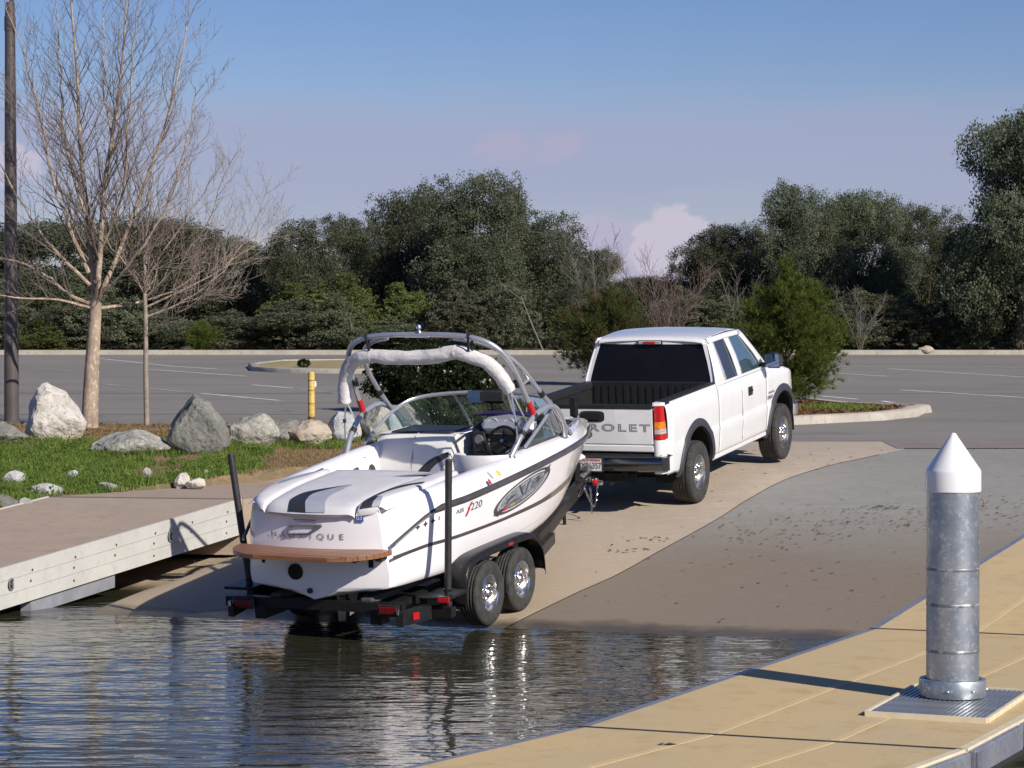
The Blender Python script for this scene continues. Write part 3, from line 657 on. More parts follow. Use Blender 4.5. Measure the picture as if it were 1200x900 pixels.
t = thing('dead_tree', 'thin pale leaning dead trunk behind the right side of the boat tower', 'tree', (1.5, 111.0, 2.1)); MB().tube([(0, 0, -.1), (-.6, 0, 1.3), (-1.1, .1, 2.6)], [.045, .035, .02], 6).build('trunk', 'grey_twig', t); MB().tube([(-1.0, 0, 2.4), (-1.7, 0, 2.9), (-2.0, .1, 3.1)], [.02, .014, .01], 5).build('branch', 'grey_twig', t)
t = thing('dead_tree', 'thin pale upright dead stem just left of the boat tower', 'tree', (-7.2, 111.0, 2.1)); MB().tube([(0, 0, -.1), (-.02, 0, .9), (.0, 0, 1.3), (-.1, 0, 1.7)], [.03, .03, .022, .012], 6).build('trunk', 'grey_twig', t); MB().tube([(0, 0, 1.2), (.08, 0, 1.5)], [.015, .008], 5).build('branch', 'grey_twig', t)

# --- grass on the bank
def blades(name, P, hgt, m, g, parent=None, wd=.006, lean=.5):
    n = len(P); a = g.uniform(0, 2 * math.pi, n); d = np.stack([np.cos(a), np.sin(a), np.zeros(n)], 1); h = (hgt * g.uniform(.5, 1.25, n))[:, None]
    b = g.uniform(0, 2 * math.pi, n); ln = np.stack([np.cos(b), np.sin(b), np.zeros(n)], 1) * lean * h * g.uniform(.2, 1, (n, 1)); up = np.array([[0, 0, 1.]])
    w = wd * g.uniform(.7, 1.4, (n, 1))
    V = np.stack([P - d * w, P + d * w, P + d * w * .6 + ln * .4 + up * h * .6, P + ln + up * h, P - d * w * .6 + ln * .4 + up * h * .6], 1).reshape(-1, 3)
    i = np.arange(n)[:, None] * 5; F = np.concatenate([i + [[0, 1, 2, 4]], i + [[4, 2, 3, 3]]]) if False else i + [[0, 1, 2, 4]]
    V3 = V; T = np.concatenate([i + [[0, 1, 2]], i + [[0, 2, 4]], i + [[4, 2, 3]]])
    return tag(npmesh(name, V3, T, m, parent), kind='stuff')
g = np.random.default_rng(17); N = 210000
X = g.uniform(-11, -.2, N); Y = g.uniform(30.2, 42.6, N)
e = X - (-5.89 + (Y - 31.39) * .76); ok = (e < -.04) & (X > -6.9 - (Y - 30) * .32 - .6)
X, Y = X[ok], Y[ok]
dn = np.array([noise.noise((x * .9, y * .9, 5)) + .5 * noise.noise((x * 3.1, y * 3.1, 2)) for x, y in zip(X, Y)])
def dryzone(x, y): return np.exp(-((x + 3.05) / .55) ** 2 - ((y - 35.6) / 1.3) ** 2) + .7 * np.exp(-((x + 2.1) / .5) ** 2 - ((y - 37.3) / .9) ** 2)
dz_ = dryzone(X, Y); fade = np.clip((38.9 - Y) / 1.2, 0, 1)
green = (dn + .20 + .22 * (g.uniform(0, 1, len(X)) - .3) - 1.5 * dz_ > 0) & (g.uniform(0, 1, len(X)) < fade)
dry = (~green) & (g.uniform(0, 1, len(X)) < .20 + .5 * dz_)
Z = lambda x, y: np.array([bankz(a, b) for a, b in zip(x, y)])
x, y = X[green], Y[green]; hn = np.array([noise.noise((a * 2.2, b * 2.2, 8)) for a, b in zip(x, y)]); blades('grass', np.stack([x, y, Z(x, y)], 1), .085 + .12 * np.clip(hn, -.3, .6), 'grass', g, wd=.007, lean=.8)
x, y = X[dry], Y[dry]; blades('dry_grass', np.stack([x, y, Z(x, y)], 1), .05 + 0 * x, 'dry_grass', g, wd=.005, lean=1.1)
# clover-like broad leaves that give the green its clumps
CC = np.stack([X[green], Y[green]], 1)[g.choice(green.sum(), 900)]; C = np.repeat(CC, 16, 0) + g.normal(size=(900 * 16, 2)) * .05
hh = np.repeat(g.uniform(.03, .12, 900), 16) + g.normal(size=900 * 16) * .02
keep = (C[:, 0] - (-5.89 + (C[:, 1] - 31.39) * .76)) < -.05; C = C[keep]; hh = hh[keep]
V, F = leaf_quads(np.stack([C[:, 0], C[:, 1], Z(C[:, 0], C[:, 1]) + hh], 1), .014, g, asp=.8); tag(npmesh('weeds', V, F, 'grass'), kind='stuff')
C = np.stack([g.uniform(-9, -1.2, 2600), g.uniform(38.2, 43, 2600)], 1)
V, F = leaf_quads(np.stack([C[:, 0], C[:, 1], Z(C[:, 0], C[:, 1]) + .008], 1), .03, g, asp=.6); V[:, 2] = V[:, 2] * 1.0; tag(npmesh('leaf_litter', V, F, 'mulch'), kind='stuff')

# ================================================================ ROCKS
def rockmat(name, c, c2, c3):
    M[name] = mat(name, c, .9, c2=c2, ns=3.5, bump=1.0, bs=9, c3=c3, bdist=.06)
rockmat('rock_white', (.58, .55, .51), (.44, .40, .34), (.28, .27, .27)); rockmat('rock_grey', (.155, .155, .14), (.225, .22, .20), (.09, .09, .085))
rockmat('rock_pale', (.33, .32, .285), (.20, .20, .18), (.50, .48, .44)); rockmat('rock_tan', (.46, .39, .31), (.36, .33, .28), (.5, .33, .21)); rockmat('rock_blue', (.33, .34, .36), (.48, .48, .48), (.2, .21, .23))
def rock(label, x, y, z, w, d, h, seed, m, peak=None, cuts=7, sub=3, group=None, sink=.12, pl=()):
    import bmesh
    g = random.Random(seed); bm = bmesh.new(); bmesh.ops.create_icosphere(bm, subdivisions=sub, radius=1)
    planes = [(Vector(a).normalized(), b) for a, b in pl]
    for i in range(cuts):
        n = Vector((g.uniform(-1, 1), g.uniform(-1, 1), g.uniform(-.4, 1))).normalized(); planes.append((n, g.uniform(.5, .8)))
    for v in bm.verts:
        p = v.co.copy()
        for n, dd in planes:
            k = p.dot(n)
            if k > dd: p -= n * (k - dd) * .96
        if peak is not None:        # pull the top into a leaning ridge
            f = max(0, (p.z + .2) / 1.2); p.x = p.x * (1 - .80 * f ** 1.9) + peak * f ** 1.2; p.y *= (1 - .55 * f)
        p += p.normalized() * (.10 * noise.noise(p * 2.1 + Vector((seed, 0, 0))) + .05 * noise.noise(p * 6 + Vector((0, seed, 0))) + .022 * noise.noise(p * 15))
        v.co = p
    lo = min(v.co.z for v in bm.verts); hi = max(v.co.z for v in bm.verts); xl = min(v.co.x for v in bm.verts); xh = max(v.co.x for v in bm.verts)
    for v in bm.verts:
        v.co.z = ((v.co.z - lo) / (hi - lo) * (1 + sink) - sink) * h; v.co.x = ((v.co.x - xl) / (xh - xl) - .5) * w; v.co.y *= d / 2
    me = bpy.data.meshes.new('boulder' if w > .45 else 'rock'); bm.to_mesh(me); bm.free(); me.materials.append(M[m])
    me.polygons.foreach_set('use_smooth', [True] * len(me.polygons)); me.set_sharp_from_angle(angle=R(28))
    o = bpy.data.objects.new('boulder' if w > .45 else 'rock', me); col.objects.link(o); o.location = (x, y, z)
    return tag(o, label, 'rock', group)
rock('tall pale boulder with a pointed top between lamp post and big trunk', -7.11, 38.5, 1.36, .98, .8, .92, 3, 'rock_white', sub=4, cuts=4, pl=[((-.93, -.25, .27), .50), ((.62, -.22, .76), .47), ((.1, -.95, .3), .62)])
rock('low flat grey boulder at the foot of the lamp post', -7.75, 38.0, 1.34, .66, .6, .36, 5, 'rock_grey', sub=4)
rock('broad low grey-green boulder in the grass in front of the slender tree', -5.64, 36.7, 1.2, 1.22, .9, .42, 8, 'rock_pale', sub=4, cuts=5)
rock('tall dark grey pointed boulder right of the slender bare tree', -4.67, 36.8, 1.2, .93, .8, .95, 10, 'rock_grey', sub=4, cuts=4, pl=[((-.80, -.2, .57), .52), ((.83, -.2, .50), .50), ((-.15, -.93, .33), .60), ((.98, 0, .1), .74), ((-.97, -.1, .1), .8)])
rock('mottled pale boulder right of the dark pointed one', -3.93, 37.6, 1.28, .82, .7, .56, 12, 'rock_pale', sub=4)
rock('low mottled grey boulder tucked behind the right side of the mottled pale one', -3.52, 38.1, 1.32, .6, .5, .40, 29, 'rock_grey', sub=4)
rock('rounded tan boulder with an orange patch below the yellow post', -3.13, 38.0, 1.32, .76, .6, .40, 14, 'rock_tan', sub=4)
rock('grey boulder left of the boat tower foot', -2.62, 38.2, 1.32, .62, .6, .52, 16, 'rock_blue', sub=4)
rock('pale boulder seen through the left arch of the boat tower', -2.08, 38.3, 1.33, .52, .6, .66, 18, 'rock_pale', sub=4)
rock('dark boulder low behind the left windshield corner', -1.62, 38.6, 1.33, .55, .6, .42, 19, 'rock_grey')
for i, (x, y, z, w, h, m, lb) in enumerate([(-6.72, 33.3, 1.0, .32, .2, 'rock_blue', 'small blue-grey rock in the grass at the left edge of the picture'), (-6.04, 32.0, .92, .44, .19, 'rock_blue', 'small flat pale rock beside the corner of the landing'),
  (-6.4, 31.0, .8, .5, .24, 'rock_grey', 'dark rock low at the left edge beside the gangway'), (-6.08, 30.95, .82, .2, .17, 'rock_pale', 'small pale rock right of the dark one beside the gangway'), (-5.98, 33.6, 1.02, .17, .17, 'rock_blue', 'grey stone standing in the grass above the landing corner'),
  (-5.33, 32.5, .96, .3, .13, 'rock_pale', 'flat pale stone at the landing edge under the broad boulder'), (-5.01, 33.9, 1.03, .16, .18, 'rock_pale', 'small upright pale stone in the grass below the broad boulder'), (-4.42, 33.1, .98, .22, .2, 'rock_white', 'left stone of the pale pair at the landing edge'),
  (-4.22, 32.95, .98, .28, .14, 'rock_white', 'right low stone of the pale pair at the landing edge'), (-4.2, 34.0, 1.04, .11, .13, 'rock_pale', 'tiny pale stone above the pale pair'), (-5.75, 34.6, 1.08, .14, .1, 'rock_pale', 'tiny pale stone in the thick grass'), (-3.9, 34.6, 1.08, .12, .08, 'rock_tan', 'tiny tan stone near the dry grass patch')]):
    rock(lb, x, y, z, w, w * .7, h, 40 + i, m, sub=2, cuts=5)
rock('small tan rock sitting on the far kerb at right', (1086 - 600) / 2900 * 109.8, 110.05, 2.13, .75, .5, .36, 71, 'rock_tan', sub=2)

# ================================================================ LEFT-SIDE FURNITURE
M['bronze'] = mat('bronze', (.075, .062, .062), .45, c2=(.095, .08, .08), ns=3)
t = thing('lamp_post', 'tall dark brown lamp post at the left edge of the picture', 'lamp post', (-8.82, 43.6, 1.40))
MB().lathe([(0, 0), (.21, 0), (.21, .06), (.15, .1)], n=20).build('base_cover', 'bronze', t, smooth=True)
MB().lathe([(.132, .05), (.128, 1.0), (.090, 7.0), (.085, 7.45)], n=20).build('pole', 'bronze', t, smooth=True)
MB().lathe([(.10, 6.95), (.10, 7.2), (.085, 7.21)], n=20).build('collar', 'bronze', t, smooth=True)
MB().tube([(0, 0, 7.4), (.15, 0, 7.75), (.9, 0, 7.9)], .04, 8).box((1.2, 0, 7.9), (.6, .3, .16), bev=.04).build('lamp_head', 'bronze', t)
mb = MB()
for a in range(4): mb.lathe([(0, 0), (.02, 0), (.02, .035), (0, .035)], (.18 * math.cos(a * 1.57 + .7), .18 * math.sin(a * 1.57 + .7), .06), n=6)
mb.build('anchor_bolts', 'alloy', t)
t = thing('bollard', 'yellow post with rusty foot behind the boulders', 'bollard', (-3.52, 43.4, 1.38))
M['worn_yellow'] = mat('worn_yellow', (.52, .37, .08), .6, c2=(.60, .45, .14), ns=7, bump=.3, c3=(.34, .16, .06))
MB().lathe([(.06, .2), (.06, .955), (.05, .985), (0, .995)], n=14).build('post', 'worn_yellow', t, smooth=True)
MB().lathe([(.063, 0), (.063, .2)], n=14).build('rusty_foot', 'rusty_steel', t, smooth=True)
mb = MB()
for a in (.42, .66, .83): mb.lathe([(.0605, a), (.0625, a), (.0625, a + .012), (.0605, a + .012)], n=14)
mb.build('rust_ring', 'rusty_steel', t)
t = thing('ground_sign', 'small white stake marker in the car park left of the yellow post', 'marker', (-3.95, 49.4, lotz(49.4)))
MB().tube([(0, 0, 0), (.0, 0, .5)], .008, 5).build('stake', 'alloy', t); MB().lathe([(0, -.07), (.03, -.06), (.05, 0), (.035, .06), (0, .08)], (0, 0, .55), n=10).build('cap', 'flower', t, smooth=True)
# --- kerbed islands in the lot
def island(label, P, hgt, kerb_w, fillm, group=None):
    t = thing('planting_island', label, 'kerb island', (P[0][0], P[0][1], lotz(P[0][1])))
    cx = sum(p[0] for p in P) / len(P); cy = sum(p[1] for p in P) / len(P); o0 = Vector((P[0][0], P[0][1], lotz(P[0][1])))
    mb = MB(); n = len(P)
    def ring(off, dz):
        out = []
        for i in range(n):
            a, b, c = Vector(P[i - 1]), Vector(P[i]), Vector(P[(i + 1) % n]); d1 = (b - a).normalized(); d2 = (c - b).normalized(); nn = Vector((-(d1 + d2).y, (d1 + d2).x)); nn.normalize()
            q = b + nn * off / max(.5, nn.dot(Vector((-d1.y, d1.x)))); out.append(Vector((q.x, q.y, lotz(q.y) + dz)) - o0)
        return out
    rings = [ring(0, -.02), ring(.03, hgt * .8), ring(.06, hgt), ring(kerb_w, hgt), ring(kerb_w + .01, hgt - .06)]
    V = [v for r in rings for v in r]; F = [(i * n + j, i * n + (j + 1) % n, (i + 1) * n + (j + 1) % n, (i + 1) * n + j) for i in range(len(rings) - 1) for j in range(n)]
    mb.add(V, F).build('kerb', 'kerb', t, smooth=True, ang=50)
    MB().add([v for v in ring(kerb_w - .01, hgt - .04)], [tuple(range(n))]).build('soil', fillm, t)
    return t
M['mulch_bed'] = mat('mulch_bed', (.16, .10, .06), .95, c2=(.25, .17, .10), ns=3, world_co=True, bump=.8, bs=20, c3=(.35, .25, .15))
M['dry_bed'] = mat('dry_bed', (.34, .28, .14), .95, c2=(.26, .20, .10), ns=1, world_co=True, bump=.5, bs=20)
def arc(cx, cy, r, a0, a1, n): return [(cx + r * math.cos(R(a0 + (a1 - a0) * i / n)), cy + r * math.sin(R(a0 + (a1 - a0) * i / n))) for i in range(n + 1)]
ISL = [(1.0, 43.4), (3.2, 43.5), (5.1, 43.95), (6.85, 45.6), (7.75, 47.2)] + arc(7.75, 49.3, .62, -50, 80, 6) + [(7.0, 50.7), (6.4, 53.5), (5.6, 56), (4.6, 56.8), (3.6, 55.5), (2.4, 51), (1.0, 46)]
island('concrete kerbed island with mulch and pine right of the truck', ISL, .15, .32, 'mulch_bed')
g = np.random.default_rng(23); C = np.stack([g.uniform(2, 8, 5200), g.uniform(44.1, 52, 5200)], 1)
def inside(p, P):
    c = False; j = len(P) - 1
    for i in range(len(P)):
        if (P[i][1] > p[1]) != (P[j][1] > p[1]) and p[0] < (P[j][0] - P[i][0]) * (p[1] - P[i][1]) / (P[j][1] - P[i][1]) + P[i][0]: c = not c
        j = i
    return c
cxy = (4.9, 48.6); ISm = [(cxy[0] + (x - cxy[0]) * .85, cxy[1] + (y - cxy[1]) * .87) for x, y in ISL]
C = np.array([p for p in C if inside(p, ISm)])
V, F = leaf_quads(np.stack([C[:, 0], C[:, 1], lotz(C[:, 1]) + .125 + .02 * g.random(len(C))], 1), .034, g, asp=.7); tag(npmesh('leaf_mulch', V, F, 'mulch'), kind='stuff')
P = np.array([(x, y) for x, y in np.stack([g.uniform(4.6, 6.6, 26000), g.uniform(45.6, 53, 26000)], 1) if inside((x, y), ISm) and x < 5.2 + .25 * (y - 46) * .3]); P3 = np.stack([P[:, 0], P[:, 1], lotz(P[:, 1]) + .1], 1)
blades('island_grass', P3, .34 + 0 * P[:, 0], 'grass', g, wd=.007, lean=.5)
P = np.array([(x, y) for x, y in g.normal(size=(1500, 2)) * [.35, .6] + [6.35, 48.2] if inside((x, y), ISm)]); blades('island_weeds', np.stack([P[:, 0], P[:, 1], lotz(P[:, 1]) + .1], 1), .1 + 0 * P[:, 0], 'grass', g, wd=.012, lean=1)
IS2 = [(-8.6, 81.5), (-7.3, 79.2), (-5.4, 78.3), (-2.5, 78.0), (-2.0, 80), (-2.6, 93), (-5.8, 94.2), (-8.8, 92.5), (-9.3, 87)]
island('flat kerbed island with dry grass in the middle of the car park', IS2, .15, .3, 'dry_bed')
t = thing('small_shrub', 'tiny dark shrub on the dry grass island', 'shrub', (-6.9, 82, lotz(82) + .1)); C = rand_dirs(260, g) * .2 * [1, 1, .7] + [0, 0, .14]; V, F = leaf_quads(C, .05, g); npmesh('foliage', V, F, 'shrub_leaf', t); MB().tube([(0, 0, 0), (0, 0, .2)], .02, 5).build('stem', 'oak_bark', t)
IS3 = [(2.2, 65.2), (4.2, 65.0), (4.6, 66), (4.3, 68.5), (2.6, 68.8), (2.1, 67)]
island('kerbed island under the brownish young pine', IS3, .15, .3, 'dry_bed')
IS4 = [(-2.4, 48.6), (.4, 48.4), (.9, 49.5), (.4, 51.4), (-2.3, 51.5), (-2.8, 50)]
island('kerbed island under the flowering shrub', IS4, .15, .3, 'mulch_bed')

# ================================================================ DOCKS
M['dock_white'] = mat('dock_white', (.50, .50, .48), .6, c2=(.455, .455, .435), ns=2, bump=.1, bs=25, c3=(.43, .425, .40))
M['deck_tan'] = mat('deck_tan', (.37, .29, .225), .9, c2=(.34, .268, .212), ns=1.2, world_co=True, bump=.4, bs=60, c3=(.31, .24, .19))
M['deck_yellow'] = mat('deck_yellow', (.54, .405, .21), .8, c2=(.50, .385, .225), ns=.9, world_co=True, bump=.3, bs=70, c3=(.46, .34, .17))
M['seam_cream'] = mat('seam_cream', (.60, .455, .245), .7, c2=(.55, .42, .23), ns=3, world_co=True)
M['galv'] = mat('galv', (.28, .32, .37), .38, .75, c2=(.44, .46, .48), ns=5, c3=(.60, .62, .64), bump=.1, bs=20)
M['dock_metal'] = mat('dock_metal', (.26, .28, .34), .45, .5, c2=(.33, .34, .38), ns=4, c3=(.22, .22, .24))
M['cap_white'] = mat('cap_white', (.80, .80, .82), .28, c2=(.76, .76, .78), ns=2, coat=.3)
M['hinge_grey'] = mat('hinge_grey', (.24, .25, .29), .7, c2=(.18, .19, .22), ns=4)
M['float_dark'] = mat('float_dark', (.03, .03, .032), .7)
M['cream_edge'] = mat('cream_edge', (.66, .58, .42), .6)
# left gangway: origin at its shore hinge, local y runs down towards the water
t = thing('gangway', 'inclined gangway dock with tan deck and bolted pale grey side, left of the boat', 'dock', (0, 0, 0))
R1 = Vector((-3.38, 30.93, .965)); R0 = Vector((-5.52, 26.48, .50)); WV = Vector((-2.53, .44, 0)); dr = (R0 - R1).normalized(); Rm = R1 + dr * 6.6
R2 = Rm + Vector((dr.x, dr.y, 0)) * 6; side = Vector((WV.x, WV.y, 0)).normalized(); W = WV.length
t.location = R1
def slab(pts, z0, z1, mb=None):
    mb = mb or MB(); n = len(pts); V = [Vector(p) - R1 + Vector((0, 0, z1)) for p in pts] + [Vector(p) - R1 + Vector((0, 0, z0)) for p in pts]
    return mb.add(V, [tuple(range(n)), tuple(range(n, 2 * n))[::-1]] + [(i, i + n, (i + 1) % n + n, (i + 1) % n) for i in range(n)])
L1, Lm, L2 = R1 + WV, Rm + WV, R2 + WV
slab([R1 + side * .03, L1 - side * .03, Lm - side * .03, Rm + side * .03], -.05, 0).build('deck', 'deck_tan', t)
slab([Rm + side * .03, Lm - side * .03, L2 - side * .03, R2 + side * .03], -.05, -.001).build('float_deck', 'deck_tan', t)
H = [(-.135, .012), (-.285, -.139), (-.435, -.289)]
for a, b in H:
    for q, s0 in ((Vector((0, 0, 0)), 0), (WV, 1)):
        o = side * (.035 if s0 == 0 else -.035); slab([R1 + q, R1 + q + o, Rm + q + o, Rm + q], a, b).build('fascia_board', 'dock_white', t)
slab([Rm, Rm + side * .035, R2 + side * .035, R2], -.435, .012).build('float_fascia', 'dock_white', t)
slab([R1 + side * .04, R1 + side * .2, Rm + side * .2, Rm + side * .04], -.42, -.06).build('stringer', 'float_dark', t)
b0 = MB().lathe([(0, -.010), (.013, -.010), (.013, 0)], axis='y', n=8)
nrm = Vector((-dr.y, dr.x, 0)).normalized(); nrm = -side
ang = math.atan2(nrm.y, nrm.x) + math.pi / 2
first = None
for i in range(8):
    for dz in (-.10, -.215, -.36):
        if dz == -.36 and i % 2: continue
        p = dr * (.34 + i * .80 + (.03 if dz < -.2 else 0)) + Vector((0, 0, dz)) + nrm * .001 - R1 * 0
        if first is None: first = b0.build('bolt', 'rusty_steel', t); o = first
        else: o = first.copy(); col.objects.link(o)
        o.location = p; o.rotation_euler = (0, 0, ang)
first = None
for d in (1.62, 4.72):
    p = dr * d + Vector((0, 0, -.19)) + nrm * .004
    mb = MB().lathe([(.05, 0), (.052, -.012), (.068, -.012), (.07, 0)], axis='y', n=20).disc((0, -.006, 0), .05, 'y', 20, 1).lathe([(.014, -.006), (.014, -.03), (0, -.03)], axis='y', n=8)
    if first is None: first = mb.build('cleat_ring', ['galv', 'dark_gap'], t, smooth=True); o = first
    else: o = first.copy(); col.objects.link(o)
    o.location = p; o.rotation_euler = (0, 0, ang)
slab([R1 + dr * 2.7 + side * .04, R1 + dr * 2.7 + side * .16, R1 + dr * 4.3 + side * .16, R1 + dr * 4.3 + side * .04], -.60, -.436).build('lower_beam', 'hinge_grey', t)
for d in (2.7, 4.3): slab([R1 + dr * d + side * .5, R1 + dr * d + side * 2.2, R1 + dr * (d + .1) + side * 2.2, R1 + dr * (d + .1) + side * .5], -.6, -.43).build('cross_beam', 'float_dark', t)
MB().box((dr.x * 11 - 1, dr.y * 11, -1.0), (2.0, 2.0, .5)).build('float_block', 'float_dark', t)
# landing on the shore
t = thing('landing', 'flat tan landing between gangway and car park along the grass bank', 'walkway', tuple(R1)); 
LP = [(0, L1, R1), (0, Vector((-3.57, 34.44, .965)), Vector((-1.70, 34.52, .965))), (.16, Vector((-2.2, 36.24, .965)), Vector((-.86, 36.3, .965))), (.42, Vector((-.11, 39.0, .965)), Vector((.42, 38.9, .965)))]
eps = Vector((.44, .9, 0)) * .03
rows_t = [[l - R1 + Vector((0, 0, dz)) + (eps if i == 0 else Vector()), r - R1 + Vector((0, 0, dz)) + (eps if i == 0 else Vector())] for i, (dz, l, r) in enumerate(LP)]
mb = MB().grid(rows_t, flip=True)
mb.grid([[a[1], a[1] - Vector((0, 0, .7))] for a in rows_t], flip=True).grid([[a[0], a[0] - Vector((0, 0, .5))] for a in rows_t])
mb.grid([[rows_t[0][0], rows_t[0][1]], [rows_t[0][0] - Vector((0, 0, .7)), rows_t[0][1] - Vector((0, 0, .7))]])
mb.build('slab', 'deck_tan', t)
mb = MB().add([L1 - R1 + Vector((0, 0, .008)), Vector((0, 0, .008)), eps * 2.2 + Vector((0, 0, .008)), L1 - R1 + eps * 2.2 + Vector((0, 0, .008))], [(0, 1, 2, 3)]); mb.build('joint_shadow_strip', 'seal', t)  # dark line for the hinge gap, its shadow put into the colour
# right dock
LJ1 = Vector((.45, 16.94, .35)); LJ2 = Vector((3.27, 22.58, .35)); X = Vector((2.47, -.94, 0)); dd = (LJ2 - LJ1).normalized()
LJ3 = LJ2 + Vector((.455, .89, .094)) * 9.5; CUT = [0, .36, .675, 1]
t = thing('boarding_dock', 'yellow boarding dock with cream seams in the right foreground', 'dock', tuple(LJ1)); O = LJ1.copy()
def quad(a, b, c, d, z0, z1, nm, m, bev=0):
    P = [Vector(p) - O for p in (a, b, c, d)]; V = [p + Vector((0, 0, z1)) for p in P] + [p + Vector((0, 0, z0)) for p in P]
    return MB().add(V, [(0, 1, 2, 3), (7, 6, 5, 4), (0, 4, 5, 1), (1, 5, 6, 2), (2, 6, 7, 3), (3, 7, 4, 0)]).build(nm, m, t, bev=bev)
LA = Vector((-3.6, 11.2, .35)); RA = Vector((.55, 12.3, .35)); XA = RA - LA
SEC = [(LA, XA, LJ1, X), (LJ1, X, LJ2, X), (LJ2, X, LJ3, X)]
for si, (a, xa, b, xb) in enumerate(SEC):
    L = (b - a).length; e = (b - a).normalized() * .04
    if si < 2: e.z = 0
    for k in range(3):
        u, v = CUT[k] + (.016 if k else .028), CUT[k + 1] - (.010 if k < 2 else .012)
        quad(a + xa * u + e, a + xa * v + e, b + xb * v - e, b + xb * u - e, -.05, 0, 'deck_panel', 'deck_yellow')
        if k: quad(a + xa * (CUT[k] - .009) + e, a + xa * (CUT[k] + .014) + e, b + xb * (CUT[k] + .014) - e, b + xb * (CUT[k] - .009) - e, -.03, .002, 'deck_seam', 'seam_cream')
    quad(a + e * .5, a + xa * .026 + e * .5, b + xb * .026 - e * .5, b - e * .5, -.28, -.004, 'edge_rail', 'dock_metal')
    quad(a + xa * .99 + e * .5, a + xa * 1.012 + e * .5, b + xb * 1.012 - e * .5, b + xb * .99 - e * .5, -.06, .004, 'edge_trim', 'cream_edge')
    quad(a + xa * .05 + e, a + xa * .95 + e, b + xb * .95 - e, b + xb * .05 - e, -.5 if si < 2 else -.3, -.06, 'float_body', 'float_dark')
    n = max(2, int(L / 1.25)); st = (b + xb * 1.012 - a - xa * 1.012) / n
    for i in range(n):
        p = a + xa * 1.012 + st * i; sdir = X.normalized(); q = st * (1 - .06 / st.length)
        quad(p + st * .02, p + st * .02 + sdir * .05, p + q + sdir * .05, p + q, -.18, -.012, 'edge_beam', 'dock_metal', bev=.008)
        quad(p + st * .02 + sdir * .052, p + st * .02 + sdir * .065, p + st * .09 + sdir * .065, p + st * .09 + sdir * .052, -.17, -.02, 'beam_bracket', 'galv')
for (a, xx) in ((LJ1, X), (LJ2, X)):
    e = dd * .036; quad(a - e, a + xx - e, a + xx + e, a + e, -.04, -.004, 'hinge_strip', 'hinge_grey'); e2 = dd * .004; quad(a - e2, a + xx - e2, a + xx + e2, a + e2, -.005, .004, 'hinge_rod', 'float_dark')
# leaves/dirt specks on the right dock
t2 = thing('dead_leaf', 'small dark curled leaf lying on the near yellow deck', 'leaf', (.98, 16.15, .352)); MB().add([(0, 0, 0), (.05, .01, .015), (.11, 0, .004), (.05, -.03, .012)], [(0, 1, 2, 3)]).add([(-.03, .01, .003), (.02, .03, .012), (.0, -.01, .002)], [(0, 1, 2)]).build('blade', 'stripe_grey', t2)
# pile
PC = Vector((3.24, 18.15, 0)); e1 = Vector((.92, -.39, 0)).normalized(); e2 = Vector((.39, .92, 0)).normalized(); ga = math.atan2(e1.y, e1.x)
t = thing('dock_pile', 'galvanised steel pile with white conical cap standing through the yellow dock', 'pile', tuple(PC))
MB().lathe([(.193, -1.6), (.193, .70), (.193, 1.30), (.193, 1.90)], n=48).build('pipe', 'galv', t, smooth=True)
MB().lathe([(.199, 1.885), (.203, 1.89), (.203, 2.03), (.200, 2.045), (.028, 2.295), (.018, 2.312), (0, 2.318)], n=48).build('cap', 'cap_white', t, smooth=True, ang=25)
M['weld'] = mat('weld', (.20, .21, .22), .5, .6, c2=(.45, .46, .47), ns=14, lo=.5, hi=.62)
for z in (.72, 1.06, 1.32):
    rr = [(.193, z - .012), (.1955, z - .005), (.1955, z + .005), (.193, z + .012)]; MB().lathe(rr, n=40).build('weld_seam', 'weld', t, smooth=True)
MB().tube([(.195, -.02, 1.83), (.215, -.03, 1.82), (.22, -.03, 1.78), (.205, -.02, 1.77)], .003, 5).build('wire_hook', 'rusty_steel', t)
t = thing('pile_collar', 'round galvanised collar around the foot of the pile', 'collar', (PC.x, PC.y, .385))
MB().lathe([(.208, 0), (.242, 0), (.245, .01), (.245, .115), (.24, .125), (.215, .125), (.208, .118), (.208, 0)], n=48).build('ring', 'galv', t, smooth=True, ang=35)
mb = MB()
for a in range(8): mb.lathe([(0, 0), (.016, 0), (.013, .01), (0, .012)], (.245 * math.cos(a * .785 - 1.9), .245 * math.sin(a * .785 - 1.9), .055), n=8)
tag(mb.build('rivets', 'galv', t), kind='stuff')
t = thing('pile_grate', 'square metal grating with cream edging on the deck around the pile', 'grate', (2.49, 17.39, .352), (0, 0, ga))
GW, GL = .86, 1.5; bar = None; nb = 23
for i in range(nb):
    x = .03 + (GW - .06) * i / (nb - 1)
    if bar is None: bar = MB().box((0, GL / 2, .014), (.022, GL - .06, .024)).build('bar', 'galv', t); o = bar
    else: o = bar.copy(); col.objects.link(o)
    o.location = (x, 0, 0)
MB().box((GW / 2, GL / 2, .002), (GW - .03, GL - .03, .003)).build('backing', 'float_dark', t)
for c, d in (((GW / 2, 0, .016), (GW, .025, .036)), ((GW / 2, GL, .016), (GW, .025, .036)), ((0, GL / 2, .0165), (.025, GL - .026, .035)), ((GW, GL / 2, .0165), (.025, GL - .026, .035))): MB().box(c, d).build('edging', 'cream_edge', t)

